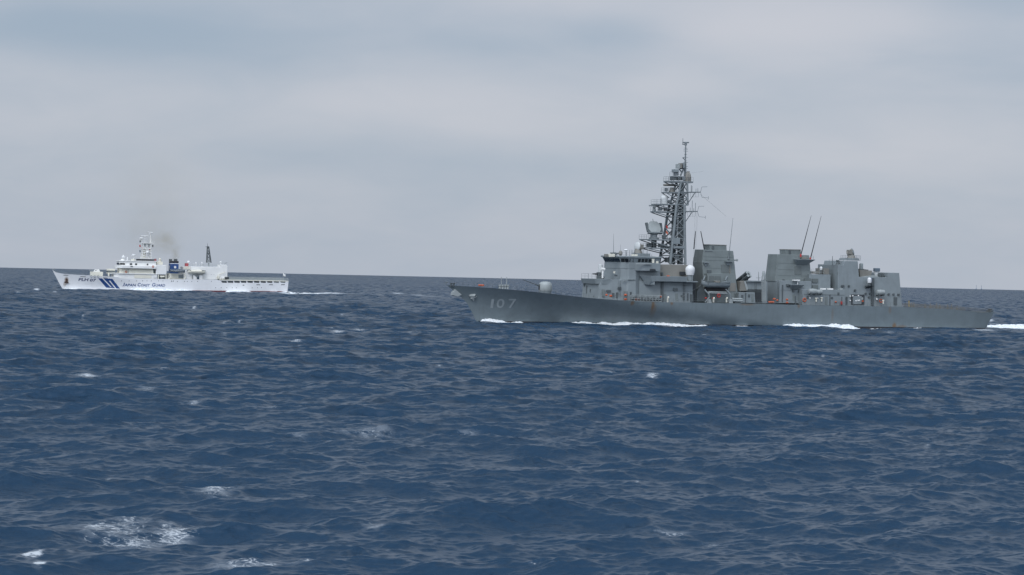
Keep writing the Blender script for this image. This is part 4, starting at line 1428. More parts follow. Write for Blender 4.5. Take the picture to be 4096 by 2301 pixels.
# missile launchers: two crossed quads of canisters
def launcher(cx, cz, Y, elev, dirx, diry):
    d = Vector((dirx * math.cos(elev), diry * math.cos(elev), math.sin(elev)))
    side_ = d.cross(Vector((0, 0, 1))).normalized()
    upv = side_.cross(d)
    root = empty('missile_launcher', (0, 0, 0))
    root.parent = destroyer
    c = Vector((cx, Y, cz))
    for i in (0, 1):
        for j in (0, 1):
            o = c + side_ * (i - .5) * .86 + upv * (j - .5) * .86
            t = MB().tube(o - d * 2.2, o + d * 2.2, .36, n=12).tube(o + d * 1.9, o + d * 2.2, .41, n=12).tube(o - d * 2.2, o - d * 1.9, .41, n=12).build('canister', 'grey_dark', root, smooth=True)
            MB().tube(o + d * 2.2, o + d * 2.26, .37, n=12).build('canister_cap', 'grey_pale', t)
    m = MB()
    for s_ in (-1, 1):
        f = c + side_ * s_ * .9
        m.tube(f - d * 1.4, (f.x - d.x * 1.4, f.y - d.y * 1.4, cz - 3.3), .12).tube(f + d * 1.0, (f.x + d.x * .6, f.y + d.y * .6, cz - 3.3), .12)
    m.build('launcher_frame', 'grey_dark', root)


pm = dp(2968, 1118, 2)
launcher(pm.x - .3, pm.z + .2, 2.0, math.radians(33), -.35, 1.0)
launcher(pm.x + 1.6, pm.z - .2, -2.0, math.radians(33), .35, -1.0)
x0, z0 = D.q(2960, 1164, 4.5)
m = MB().prism([D.q(2962, 1126, 4.5), D.q(2978, 1124, 4.5), D.q(2990, 1150, 4.5), D.q(2988, 1164, 4.5), D.q(2958, 1164, 4.5)], 2.2, 4.6)
m.build('blast_shield', 'grey_brown', destroyer, bevel=.05)
MB().prism([D.q(2975, 1124, 4.6), D.q(2982, 1126, 4.6), D.q(2991, 1152, 4.6), D.q(2988, 1164, 4.6), D.q(2984, 1158, 4.6)], 4.62, 4.75).build('shield_edge', 'grey_pale', destroyer)
# triple torpedo tubes
tt = empty('torpedo_tubes', (0, 0, 0))
tt.parent = destroyer
for dy, dz in ((0, 0), (-.55, .0), (-.27, .48)):
    a, b = dp(2929, 1204, 8.1), dp(2971, 1205.5, 8.1)
    off = Vector((0, dy, dz + .05))
    MB().tube(a + off, b + off, .24, n=10).tube(a + off, a + off - (a - b).normalized() * .4, .28, n=10).tube(a.lerp(b, .6) + off, a.lerp(b, .65) + off, .28, n=10).build('tube', 'grey_pale', tt, smooth=True)
MB().box(b.x + .6, a.x - .6, 7.3, 8.2, a.z - .7, a.z - .2).lathe((a.x * .5 + b.x * .5, 7.8, a.z - 1.1), [(.6, 0), (.6, .5)], 12).build('mounting', 'grey_dark', tt)

# ---- davits and shelf for the launch
for (pts_) in ([(2820, 1210), (2837, 1190), (2836, 1178), (2818, 1158)], [(2921, 1211), (2923, 1190), (2921, 1177), (2903, 1157)]):
    for s_, Yd in ((0, 8.2),):
        MB().path([dp(px, py, Yd - (.6 if i == 3 else 0)) for i, (px, py) in enumerate(pts_)], .17, 8).build('davit', 'grey', destroyer)
for a, b in (((2813, 1121), (2821, 1104)), ((2901, 1121), (2909, 1105))):
    MB().path([dp(*a, 6.2), dp(*b, 5.2)], .15).build('davit_arm', 'grey', destroyer)
for a, b, Yd in (((2833, 1167), (2906, 1169), 7.6), ((2832, 1172), (2908, 1174), 7.8)):
    MB().tube(dp(*a, Yd), dp(*b, Yd), .14).build('boat_rail', 'grey_pale', destroyer)
for px in (2836, 2922):
    a, z0 = D.q(px, 1213, 8.2)
    _, z1 = D.q(px, 1196, 8.2)
    MB().plan([(a + .65, 8.4), (a - .65, 8.4)], z0, z1, [(a + .3, 8.3), (a - .3, 8.3)]).v
    m = MB()
    m.add([(a + .65, 7.7, z0), (a - .65, 7.7, z0), (a - .65, 8.5, z0), (a + .65, 8.5, z0), (a + .28, 8.0, z1), (a - .28, 8.0, z1), (a - .28, 8.4, z1), (a + .28, 8.4, z1)],
          [(0, 1, 2, 3), (4, 7, 6, 5), (0, 4, 5, 1), (1, 5, 6, 2), (2, 6, 7, 3), (3, 7, 4, 0)])
    m.build('davit_pedestal', 'grey_pale', destroyer)
# black box under the launch, standing for the shade in the gap
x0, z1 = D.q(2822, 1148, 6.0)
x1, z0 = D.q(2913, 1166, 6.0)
MB().box(x1, x0, 5.2, 5.9, z0, z1).build('boat_gap_shade', 'black', destroyer)
x0, z1 = D.q(2786, 1130, 6.0)
m = MB().prism([D.q(2808, 1134, 6), D.q(2826, 1176, 6), D.q(2830, 1206, 6), D.q(2788, 1206, 6), D.q(2790, 1170, 6)], 5.3, 5.75)
m.build('canvas_screen', 'grey_dark', destroyer)
for px in (2854, 2906, 2671):
    a, b = dp(px, 1210, 8.3), dp(px, 1194 if px > 2700 else 1191, 8.3)
    MB().tube(a, b, .2, n=8).tube(b, b + Vector((-.3, .1, .1)), .26, n=8).build('ventilator', 'cream', destroyer)
for px, py in ((3265, 1208), (3287, 1206), (3533, 1216)):
    a, b = dp(px, py, 8.1), dp(px, py - 12, 8.1)
    MB().tube(a, b, .18, n=8).tube(b, b + Vector((0, 0, .3)), .3, n=8).build('ventilator', 'cream', destroyer)
a, b = dp(3366, 1218, 8.1), dp(3366, 1206, 8.1)
MB().tube(a, b, .26, n=8).build('ventilator', 'red', destroyer)

# doors, ladders, pipes and boxes on the port walls
def fit(px0, py0, px1, py1, Y, name, mat='grey_dark', th=.08, inset=.25):
    plate(px0, py0, px1, py1, Y, name, mat, destroyer, th, inset)


for a, b, c_, e, Y_, nm, mt in ((2655, 1176, 2664, 1206, 6.85, 'door', 'grey_funnel'), (2702, 1174, 2711, 1205, 6.85, 'door', 'grey_funnel'), (2748, 1172, 2753, 1204, 6.85, 'pipe_run', 'grey_dark'),
                                (2680, 1140, 2770, 1142, 6.85, 'pipe_run', 'grey_funnel'), (2655, 1163, 2772, 1165, 6.85, 'pipe_run', 'grey_funnel'), (2723, 1181, 2729, 1190, 6.85, 'hose_box', 'grey_dark'),
                                (2498, 1165, 2507, 1196, 7.45, 'door', 'grey_funnel'), (2520, 1168, 2526, 1180, 7.45, 'hose_box', 'grey_dark'), (2488, 1118, 2543, 1120, 7.45, 'pipe_run', 'grey_funnel'),
                                (2410, 1158, 2418, 1186, 6.2, 'door', 'grey_funnel'), (2450, 1172, 2457, 1186, 6.8, 'hose_box', 'grey_dark'), (2466, 1170, 2471, 1192, 6.8, 'pipe_run', 'grey_dark'),
                                (2965, 1180, 2973, 1194, 6.3, 'hose_box', 'grey_dark'), (2992, 1178, 3000, 1190, 6.3, 'hose_box', 'grey_dark'), (3006, 1176, 3014, 1206, 6.3, 'door', 'grey_funnel'),
                                (2980, 1172, 2984, 1210, 6.3, 'pipe_run', 'grey_dark'), (3128, 1140, 3131, 1210, 5.55, 'pipe_run', 'grey_dark'), (3170, 1176, 3180, 1208, 5.5, 'door', 'grey_funnel'),
                                (3192, 1160, 3200, 1172, 5.5, 'hose_box', 'grey_dark'), (3120, 1160, 3240, 1162, 5.5, 'pipe_run', 'grey_funnel'), (3226, 1184, 3234, 1196, 7.85, 'hose_box', 'grey_dark'),
                                (3300, 1186, 3310, 1220, 7.85, 'door', 'grey_funnel'), (3318, 1178, 3321, 1222, 7.85, 'pipe_run', 'grey_dark'), (3216, 1178, 3376, 1179.5, 7.85, 'pipe_run', 'grey_funnel'),
                                (3350, 1170, 3357, 1182, 7.85, 'hose_box', 'grey_dark')):
    fit(a, b, c_, e, Y_, nm, mt)
for px, p0_, p1_, Y_ in ((2478, 1185, 1122, 7.05), (2736, 1170, 1132, 6.95), (3112, 1205, 1130, 5.6), (3022, 1168, 1130, 4.5), (2942, 1205, 1170, 5.3)):
    m = MB()
    a, b = dp(px, p0_, Y_), dp(px, p1_, Y_)
    for dx in (-.22, .22):
        m.tube((a.x + dx, Y_ + .1, a.z), (b.x + dx, Y_ + .1, b.z), .04, n=4)
    for k in range(int((b.z - a.z) / .35)):
        m.tube((a.x - .22, Y_ + .1, a.z + .35 * k), (a.x + .22, Y_ + .1, a.z + .35 * k), .035, n=4)
    m.build('ladder', 'grey_dark', destroyer)

# ---- after superstructure and hangar
aft = side_slab([(3238, 1097), (3322, 1099), (3322, 1160), (3238, 1160)], 4.6, .03).build('after_deckhouse', 'grey', destroyer, bevel=.05)
for a, b, c, e in ((3217, 1114, 3243, 1131), (3250, 1115, 3272, 1131), (3217, 1141, 3243, 1157), (3250, 1141, 3272, 1157)):
    plate(a, b, c, e, 4.6, 'louvre', 'louvre', aft, .08 if a > 3240 else .25, .3)
side_slab([(3210, 1158), (3380, 1160), (3380, 1224), (3210, 1220)], 7.9, .03).build('side_deckhouse', 'grey', destroyer, bevel=.05)
for a, b in ((3284, 3300), (3312, 3329), (3357, 3367)):
    x0, z = D.q(a, 1155, 6.8)
    x1, _ = D.q(b, 1155, 6.8)
    MB().box(x1, x0, 6.2, 7.4, z - .45, z + .1).build('skylight', 'white' if a < 3350 else 'grey_pale', destroyer, bevel=.05)
m = MB().rail([dp(3246, 1096, 4.5), dp(3295, 1097, 4.5)], 1.25, .045, 3, 1.0)
m.build('railing', 'grey_pale', destroyer)
p0 = dp(3283, 1094, 3.5)
MB().tube(p0, dp(3284, 1076, 3.5), .2).build('radome_pedestal', 'grey_dark', destroyer)
p = dp(3284, 1072, 3.5)
MB().lathe(p, BALL(.36), 14).tube(p, p - Vector((0, 0, .5)), .34, n=12).build('small_dome', 'white_dome', destroyer, smooth=True)
mbox(3295, 1074, 3316, 1098, -1, 3.8, 'equipment_box', 'grey_brown', destroyer)
mbox(3253, 1086, 3288, 1096, 1, 3.6, 'locker', 'grey_brown', destroyer)
hg = side_slab([(3352, 1059), (3374, 1060), (3378, 1044), (3431, 1045), (3436, 1108), (3549, 1109.5), (3549, 1091), (3597, 1092), (3601, 1140), (3609, 1228), (3352, 1224)],
               6.2, .05).build('hangar', 'grey', destroyer, bevel=.06)
side_slab([(3392, 1033), (3434, 1034), (3440, 1043), (3388, 1042)], 2.4).build('director_platform', 'grey', hg, bevel=.05)
for pts_, hh_ in (([dp(3363, 1042, -2.4), dp(3388, 1042, 2.4), dp(3442, 1043, 2.4), dp(3420, 1043, -2.4)], 1.3), ([dp(3316, 1058, 4.5), dp(3374, 1060, 4.5)], 1.2), ([dp(3500, 1109, 5.8), dp(3548, 1110, 5.8)], 1.2)):
    MB().rail(pts_, hh_, .035, 2, 1.2).build('railing', 'mast_grey', hg)
c = dp(3409, 1008, 0)
director('fire_control_radar', Vector((D.q(3405, 1034, 0)[0], 0, D.q(3405, 1034, 0)[1])), c, (-0.85, .45, .35), 1.0, destroyer, 'grey', 'grey_brown', 'radar_housing')
MB().tube(dp(3329, 1060, 3), dp(3330, 1025, 3), .1, .06).build('whip_antenna', 'grey_dark', destroyer)
p = dp(3350, 1059, 3)
MB().lathe(p, [(.5, 0), (.35, .5), (.3, .8), (.45, .9), (.4, 1.2)], 10).build('signal_lamp', 'grey_dark', destroyer)
ciw = ciws(3444, 1095, 1053, -1.5, -1, 'grey', 8.0)
side_slab([(3440, 1080), (3490, 1083), (3482, 1108), (3440, 1108)], 3.5).build('gun_house', 'grey_brown', destroyer, bevel=.05)
p = dp(3505, 1102, 3)
MB().lathe(p, [(.45, -.3), (.55, .3), (.6, 1.0)], 12).build('signal_lamp', 'pale_dome', destroyer)
MB().box(p.x - .75, p.x + .6, 2.3, 3.7, p.z + 1.0, p.z + 1.9).build('lamp_hood', 'boat_blue', destroyer, bevel=.1)
for a, b, c_, e in ((3520, 1093, 3526, 1109), (3529, 1097, 3536, 1109), (3534, 1104, 3549, 1112)):
    mbox(a, b, c_, e, 2.5, 4.5, 'locker', 'grey_dark', destroyer)
MB().prism([D.q(3446, 1112, 6.5), D.q(3488, 1104, 6.5), D.q(3515, 1103, 6.5), D.q(3549, 1111, 6.5)], 1.0, 4.0).build('roof_hatch', 'grey_pale', destroyer)
# dome on its bracket
x0, z0 = D.q(3476, 1143, 6.8)
MB().add([(x0 - .9, 6.2, z0), (x0 + .9, 6.2, z0), (x0 + .9, 7.9, z0), (x0 - .9, 7.9, z0), (x0 - .5, 6.2, z0 - .7), (x0 + .8, 6.2, z0 - .7)],
         [(0, 1, 2, 3), (0, 4, 5, 1), (2, 5, 4, 3), (0, 3, 4), (1, 5, 2)]).tube((x0, 7.0, z0), (x0, 7.0, z0 + 1.0), .3).build('dome_bracket', 'grey_dark', hg)
MB().lathe((x0, 7.0, D.q(3476, 1132, 7.0)[1]), [(.5, 0), (.55, .25), (.55, .9)] + [(.55 * math.cos(a), .9 + .5 * math.sin(a)) for a in np.linspace(.2, 1.56, 6)], 18).build('satellite_radome', 'white_dome', hg, smooth=True)
plate(3487, 1112, 3494, 1222, 6.3, 'pilaster', 'grey_dark', hg, .15, 1.0)
plate(3484, 1112, 3490, 1126, 6.2, 'navigation_screen', 'blue', hg, .2, .6)
op = plate(3405, 1178, 3457, 1220, 6.25, 'boat_bay', 'dark_hole', hg, .1, .8, .08)
mbox(3412, 1184, 3446, 1218, 6.2, 6.45, 'bay_gear', 'grey', op)
mbox(3447, 1190, 3453, 1200, 6.2, 6.55, 'bay_gear', 'grey_pale', op)
for px, py in ((3411, 1184), (3434, 1184), (3401, 1186), (3401, 1203), (3432, 1203), (3437, 1202), (3424, 1204), (3240, 1193), (3271, 1194), (3508, 1197)):
    p = dp(px, py, 7.9 if px < 3390 else 6.4)
    MB().lathe((p.x, p.y, p.z), BALL(.2 if px < 3500 else .32, 6), 10).build('deck_lamp', 'white', destroyer)
for px, py in ((3373, 1145), (3395, 1145), (3463, 1175), (3481, 1175), (3476, 1189), (3555, 1177), (3574, 1178), (3594, 1179), (3367, 1145), (3420, 1162), (3327, 1192)):
    p = dp(px, py, 6.0 if py < 1150 else 6.2 if px != 3327 else 7.8)
    MB().lathe((p.x, p.y, p.z), [(.3, -.1), (.3, .2)], 10, 'Y').build('wall_vent', 'grey_dark', hg)
for a, b, c_, e in ((3385, 1188, 3390, 1220), (3180, 1185, 3183, 1218), (3576, 1189, 3588, 1221), (3366, 1188, 3368, 1224)):
    plate(a, b, c_, e, 6.3 if a > 3380 else 7.9, 'door', 'grey_dark', hg, .03, .1)
# flight deck: painted lines, nets along the edge
m = MB()
xs_ = np.linspace(D.q(3612, 1226, 8)[0], D.q(3800, 1234, 7)[0], 30)
for a, b in zip(xs_, xs_[1:]):
    if random.random() < .85:
        for yy in (4.2, -5.0):
            za, zb_ = D.deck_z(a) - .06, D.deck_z(b) - .06
            m.add([(a, yy, za), (b, yy, zb_), (b, yy - 1.0, zb_), (a, yy - 1.0, za)], [(0, 1, 2, 3)])
for q_ in m.v:
    pass
m.v = [(x, y, z + .02) for x, y, z in m.v]
m.build('deck_line', 'white', destroyer)
xs_ = np.linspace(D.q(3614, 1228, 8)[0], D.q(3960, 1248, 6)[0], 34)
for s_ in (1, -1):
    m = MB()
    pts_ = [Vector((x, s_ * (D.b(x, D.deck_z(x)) - .05), D.deck_z(x))) for x in xs_]
    for a, b in zip(pts_, pts_[1:]):
        for k in np.linspace(0, 1, 5)[:-1]:
            q_ = a.lerp(b, k)
            m.tube(q_, q_ + Vector((0, s_ * .55, .95)), .03, n=4)
        for h in (.3, .6, .95):
            m.tube(a + Vector((0, s_ * .55 * h, h)), b + Vector((0, s_ * .55 * h, h)), .028, n=4)
    m.build('safety_net', 'grey_brown', destroyer)
for px, hh_ in ((3645, 1.2), (3655, 1.4), (3700, 1.2), (3722, 1.3), (3746, 1.5), (3760, 1.2), (3790, 1.4), (3806, 1.5), (3828, 1.2)):
    p = dp(px, 1233, 6.0)
    z = D.deck_z(p.x)
    MB().tube((p.x, p.y, z), (p.x, p.y, z + hh_), .11, n=6).box(p.x - .25, p.x + .25, p.y - .2, p.y + .2, z, z + .5).build('net_stanchion', 'grey_brown', destroyer)
m = MB()
a = dp(3960, 1249, 4.5)
m.lathe((a.x, a.y, a.z - .3), [(.4, 0), (.4, .9), (.6, 1.0), (.6, 1.2)], 10).box(a.x - .8, a.x + .9, a.y - .4, a.y + .4, a.z + .1, a.z + .5)
m.build('fairlead', 'grey_dark', destroyer)
MB().tube(dp(3636, 1227, -4), dp(3636, 1203, -4), .12, .1).build('light_post', 'yellow', destroyer)
m = MB()
xs_ = np.linspace(D.q(2450, 1199, 8.3)[0], D.q(3600, 1227, 8.2)[0], 60)
pts_ = [Vector((x, D.b(x, D.deck_z(x)) - .12, D.deck_z(x))) for x in xs_]
m.rail(pts_, 1.0, .022, 2, 2.0).build('railing', 'mast_grey', destroyer)
MB().rail([Vector((p.x, -p.y, p.z)) for p in pts_], 1.0, .022, 2, 2.0).build('railing', 'mast_grey', destroyer)
# wires from mast to hull
m = MB()
m.tube(dp(2826, 1128, 6.3), dp(2700, 1205, 8.3), .022, n=4)
m.build('boat_rope', 'grey_pale', destroyer)
m = MB()
for a, b, r_ in ((dp(2802, 778, 6), dp(2905, 866, 6), .022), (dp(2745, 695, 0), dp(2812, 686, 0), .02), (dp(2780, 852, 5.5), dp(2772, 1056, 4), .014), (dp(2786, 852, 5.5), dp(2778, 1056, 4), .014), (dp(2790, 852, 5.5), dp(2782, 1056, 4), .014)):
    MB().tube(a, b, r_, n=4).build('aerial_wire', 'mast_grey', destroyer)


# ------------------------------------------------------------------ white coast guard ship
W = Ship(700, 1164.5, 6.9, 15.0)
wq = lambda px, py: W.q(px, py, 0.0)
W.form(stem=[wq(209, 1079), wq(223, 1107), wq(235, 1130), wq(250, 1156), (wq(250, 1156)[0] - 1.5, -2.4)],
       transom=[W.q(1154, 1122, 6.2), W.q(1150, 1174, 5.8), (W.q(1150, 1174, 5.8)[0] + .5, -2.4)],
       sheer=[wq(209, 1079), W.q(222, 1089, .8), W.q(254, 1096, 2.2), W.q(324, 1101, 4.4), W.q(362, 1103, 5.4), W.q(413, 1106.5, 6.3), W.q(470, 1108.5, 6.8),
              W.q(487, 1114.6, 6.9), W.q(700, 1117.6, 7.2), W.q(878, 1119.5, 7.2), W.q(880, 1121.5, 7.2), W.q(1155, 1126.5, 6.6)],
       Bw=6.9, Bd=7.2, Lw=40, Ld=34, pw=1.6, pd=2.1, aft0=-20, aft_w=.16, aft_d=.12)
cutter = empty('coast_guard_ship', W.o, W.rz)
tag(cutter, 'white patrol ship with blue slanted bow stripes and JAPAN COAST GUARD lettering', 'patrol ship')
X_, Y_, Z_ = W.hit(266, 1122)
MATS['hull_white'] = paint('white hull paint', (0.78, 0.785, 0.79), .4, .035, .14, .05, spots=[(X_, Z_, .9, 1.6, .9, RUST), (X_ + .6, Z_ - 1.6, .8, 1.2, .5, RUST)])
whull = W.hull_mesh(80, 14, -2.4).build('hull', 'hull_white', cutter, smooth=True)
W.deck_mesh(wq(216, 1084)[0], W.q(1150, 1125, 6)[0], -.35).build('deck', 'grey_pale', cutter)
mb = MB()
x_a, x_b = W.q(600, 1160, 6.5)[0], W.q(1151, 1172, 5.9)[0]
for sd_ in (1, -1):
    o0 = len(mb.v)
    for i in range(61):
        x = x_a + (x_b - x_a) * i / 60
        zt_ = .25 + .55 * i / 60
        for z in (-1.2, zt_):
            mb.v.append((x, sd_ * (W.b(x, z) + .025), z))
    for i in range(60):
        a = o0 + 2 * i
        mb.f.append((a, a + 2, a + 3, a + 1))
mb.build('boot_topping', paint('red boot topping', (0.15, 0.022, 0.026), .5, .1, .1), whull)
# stripes: three slanted bars, first two joined at the foot, last two joined at the head
S7 = lambda x, y: (200 + x / 4.824, 900 + y / 4.824)
W.decal([[S7(930, 1030), S7(1003, 1032), S7(1160, 1196), S7(1200, 1196), S7(1212, 1216), S7(1084, 1210)],
         [S7(1032, 1032), S7(1112, 1036), S7(1132, 1076), S7(1254, 1224), S7(1214, 1217), S7(1178, 1185)],
         [S7(1112, 1036), S7(1202, 1040), S7(1352, 1232), S7(1282, 1226), S7(1162, 1076), S7(1132, 1076)]], 'blue_stripe', 'blue', whull, .03)
T7 = lambda s_, x0, x1, yt, yb, sl_: (s_, 200 + x0 / 4.824, 200 + x1 / 4.824, 900 + yt / 4.824, 900 + yb / 4.824, sl_ / 4.824)
W.text([T7('PLH', 548, 745, 1026, 1082, 12), T7('07', 765, 892, 1040, 1092, 12)], 'hull_number', 'navy', whull, bold=.022)
W.text([T7('J', 1396, 1445, 1117, 1184, 16), T7('APAN', 1436, 1662, 1134, 1185, 14), T7('C', 1684, 1756, 1119, 1188, 14), T7('OAST', 1748, 1930, 1138, 1188, 14),
        T7('G', 1962, 2036, 1120, 1190, 14), T7('UARD', 2030, 2228, 1140, 1190, 14)], 'ship_lettering', 'blue', whull, bold=.022)


def wp(px, py, Y=0.0):
    return W.P(px, py, Y)


def wslab(pts, w0):
    return MB().prism([W.q(px, py, w0) for px, py in pts], -w0, w0)


def wplan(pts, py_top, py_bot, ref, Yr):
    """port outline [(px, Y)...], heights read at pixel column ref on plane Yr"""
    z1, z0 = W.q(ref, py_top, Yr)[1], W.q(ref, py_bot, Yr)[1]
    out = [(W.q(px, (py_top + py_bot) / 2, Y)[0], Y) for px, Y in pts]
    return MB().plan(out, z0, z1)


def wbox(px0, py0, px1, py1, Y0, Y1, name, mat, parent, bev=0.0):
    x0, za = W.q(px0, py0, Y1)
    x1, zb_ = W.q(px1, py1, Y1)
    return MB().box(min(x0, x1), max(x0, x1), Y0, Y1, min(za, zb_), max(za, zb_)).build(name, mat, parent, bevel=bev)


S8 = lambda x, y: (650 + x / 4.684, 930 + y / 4.684)
# hull openings under the flight deck, slots and scuttles, their dark insides put into colour
for i in range(10):
    xa_, xb_ = 1094 + i * 123.5, 1203 + i * 122
    sk = 22 if i == 0 else 8
    W.decal([[S8(xa_, 909 + i * .3), S8(xb_, 910 + i * .3), S8(xb_, 946), S8(xa_ + sk, 941)]], 'side_opening', 'dark_hole' if i < 8 else 'louvre', whull, .03, 0)
for a, b, y in ((1760, 1832, 982), (1996, 2068, 981), (2222, 2292, 980), (1502, 1532, 989)):
    W.decal([[S8(a, y - 6), S8(b, y - 6), S8(b, y + 6), S8(a, y + 6)]], 'freeing_port', 'dark_hole', whull, .03, 0)
for (a, b, y) in ((262, 355, 970), (588, 690, 999), (1026, 1115, 1023)):
    W.decal([[S7(a, y - 6), S7(b, y - 1), S7(b, y + 8), S7(a, y + 4)]], 'freeing_port', 'dark_hole', whull, .03, 0)


def scuttle(px, py, r=.16):
    X, Y, Z = W.hit(px, py)
    MB().lathe((X, Y, Z), [(r, -.1), (r, .04)], 10, 'Y').build('scuttle', 'dark_hole', whull)


for x in (1380, 1527, 1672, 1787, 1871, 1955, 2096, 2180, 2347, 2380):
    scuttle(*S7(x, 1080))
for x in (170, 199, 280, 413, 465, 549, 655, 915):
    scuttle(*S8(x, 918))
for x in (994, 1100, 1204, 1306, 1382, 1680, 1780, 1853):
    scuttle(*S8(x, 1036), .15)
for x in (802, 864, 930):
    X, Y, Z = W.hit(*S7(x, 995))
    MB().torus((X, Y, Z), .38, .1, 'Y', 12, 6).build('mooring_chock', 'grey', whull)
X, Y, Z = W.hit(267, 1123)
m = MB().tube((X + .1, Y + .3, Z + .9), (X + .1, Y + .35, Z - .7), .28, n=8).tube((X - .8, Y + .4, Z - .9), (X + 1.0, Y + .3, Z - .6), .26, n=8)
m.build('anchor', paint('rusty anchor', (0.055, 0.03, 0.025), .8, .3, 0), cutter)
m = MB().tube(wp(213, 1083), wp(211, 1075), .06).tube(wp(211, 1078), wp(219, 1079), .1)
m.build('jackstaff', 'grey_pale', cutter)
# gun on its platform
gp = wplan([(364, 2.4), (412, 2.6)], 1087.6, 1108, 390, 2.5).build('gun_platform', 'cream', cutter, bevel=.06)
m = MB().prism([W.q(375, 1087.6, 1.2), W.q(377, 1083, 1.2), W.q(383, 1077.6, 1.2), W.q(397, 1078, 1.2), W.q(401, 1087.8, 1.2)], -1.2, 1.2)
gun = m.build('gun_turret', 'white', cutter, bevel=.08)
MB().tube(wp(377, 1083.6), wp(356.5, 1081.6), .12, .09, 8).build('barrel', 'grey_pale', gun)
p = wp(383.6, 1082, 1.2)
MB().lathe((p.x, 1.2, p.z), [(.22, -.1), (.22, .05)], 10, 'Y').build('gun_port', 'dark_hole', gun)
# forecastle house
fh = wplan([(430, 2.6), (461, 2.8)], 1076, 1083, 445, 2.7).build('forecastle_house', 'cream', cutter, bevel=.08)
wplan([(431, 2.5), (460, 2.7)], 1083, 1091, 445, 2.7).build('house_window', 'louvre', fh)
wplan([(430, 2.6), (470, 2.8)], 1091, 1095, 445, 2.7).build('house_base', 'cream', fh, bevel=.05)
MB().lathe(wp(436, 1100, 2.4), [(.4, -.6), (.5, 0), (.45, .5), (.1, .8)], 12).build('ventilator', 'cream', cutter, smooth=True)
# superstructure: deckhouse, open gallery, wheelhouse
dk = wplan([(455, 5.6), (470, 6.4), (629, 6.6)], 1095, 1118, 540, 6.5).build('lower_deckhouse', 'white', cutter, bevel=.05)
wplan([(440, 5.8), (480, 6.9), (628, 7.0)], 1093.8, 1096.2, 540, 7.0).build('gallery_deck', 'white', dk, bevel=.03)
mid_h = wplan([(478, 4.6), (486, 5.6), (618, 5.8)], 1074, 1095, 540, 5.7).build('middle_deckhouse', 'cream', cutter, bevel=.05)
wg = wplan([(466, 4.4), (476, 6.4), (490, 7.2), (624, 7.2)], 1063.8, 1074.2, 540, 7.2).build('bridge_wing', 'white', cutter, bevel=.08)
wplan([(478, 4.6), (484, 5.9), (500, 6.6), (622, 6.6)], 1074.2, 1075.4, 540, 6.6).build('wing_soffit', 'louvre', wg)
z0, z1 = W.q(520, 1064, 5.2)[1], W.q(520, 1045.5, 5.2)[1]
wxs = [W.q(px, 1055, Y)[0] for px, Y in ((476, 2.4), (480, 4.2), (500, 5.2), (600, 5.3), (624, 5.3))]
wys = (2.4, 4.2, 5.2, 5.3, 5.3)
wh = MB().plan(list(zip(wxs, wys)), z0, z1, [(x + (.5 if i < 2 else 0), y) for i, (x, y) in enumerate(zip(wxs, wys))]).build('wheelhouse', 'white', cutter, bevel=.06)
MB().plan([(wxs[0] + .8, 2.6), (wxs[1] + .6, 4.6), (wxs[2], 5.7), (wxs[4] - .3, 5.7)], z1, z1 + .3).build('wheelhouse_roof', 'white', wh, bevel=.05)
zz0, zz1 = W.q(490, 1059.8, 5)[1], W.q(490, 1052.6, 5)[1]
segs = [((wxs[0], -2.4), (wxs[0], 2.4), 5), ((wxs[0], 2.4), (wxs[1], 4.2), 3), ((wxs[1], 4.2), (wxs[2], 5.2), 4)]
for a, b, n_ in segs:
    A_, B_ = Vector((*a, 0)), Vector((*b, 0))
    for i in range(n_):
        window(wh, A_.lerp(B_, (i + .12) / n_), A_.lerp(B_, (i + .88) / n_), zz0, zz1, .34 if a[0] == wxs[0] else .12, .22)
for a, b in ((1540, 1584), (1643, 1680), (1868, 1897)):
    x0, x1 = W.q(S7(a, 755)[0], 1056, 5.3)[0], W.q(S7(b, 755)[0], 1056, 5.3)[0]
    MB().box(x1, x0, 5.1, 5.36, zz0 + .05, zz1 - .05).build('window', 'glass', wh)
wbox(*S7(1553, 797), *S7(1600, 814), 7.0, 7.27, 'wing_opening', 'dark_hole', wg)
wbox(*S7(1995, 845), *S7(2018, 930), 5.5, 5.86, 'door', 'louvre', mid_h)
wbox(*S7(1505, 850), *S7(1512, 935), 5.6, 5.88, 'pillar', 'grey_pale', mid_h)
wbox(*S7(1630, 965), *S7(1960, 1030), 6.3, 6.66, 'bay_shade', 'cream', dk)  # bay's shade carried by a cream panel
wbox(*S7(2005, 985), *S7(2060, 1020), 6.3, 6.9, 'life_raft_rack', 'white', dk, .05)
# sign board and gear on the wheelhouse roof
sg = wbox(*S7(1660, 656), *S7(2012, 704), 4.2, 4.6, 'sign_board', 'black', wh)
wbox(*S7(2012, 654), *S7(2054, 704), 4.15, 4.55, 'sign_end', paint('dusty red panel', (.30, .10, .11), .5, .1), sg)
m = MB()
zq = W.q(560, 1046, 4)[1]
for i in range(9):
    x = W.q(548 + i * 8.4, 1040, 4.62)[0]
    m.box(x - .05, x + .05, 4.6, 4.66, W.q(560, 1044, 4.6)[1], W.q(560, 1037.5, 4.6)[1])
m.build('board_rib', 'louvre', sg)
MB().lathe(wp(491, 1045, 2.0), [(1.2, 0), (.9, .5), (.5, 1.0)], 12).build('director_pedestal', 'white', cutter, smooth=True)
MB().lathe(wp(494, 1029, 2.0), BALL(.75), 14).lathe(wp(494, 1023.5, 2.0), BALL(.4), 12).build('camera_turret', 'white_dome', cutter, smooth=True)
p = wp(535, 1021.5, 2.0)
MB().lathe(p, [(.2, -3.0), (.2, -.3), (.85, -.25), (.9, .2), (.4, .5)], 12).build('satellite_dish', 'white_dome', cutter, smooth=True)
p = wp(510, 1033, 2)
MB().lathe(p, [(.5, -1.6), (.35, -.6), (.3, 0), (.12, .6)], 10).build('small_dome', 'white_dome', cutter)
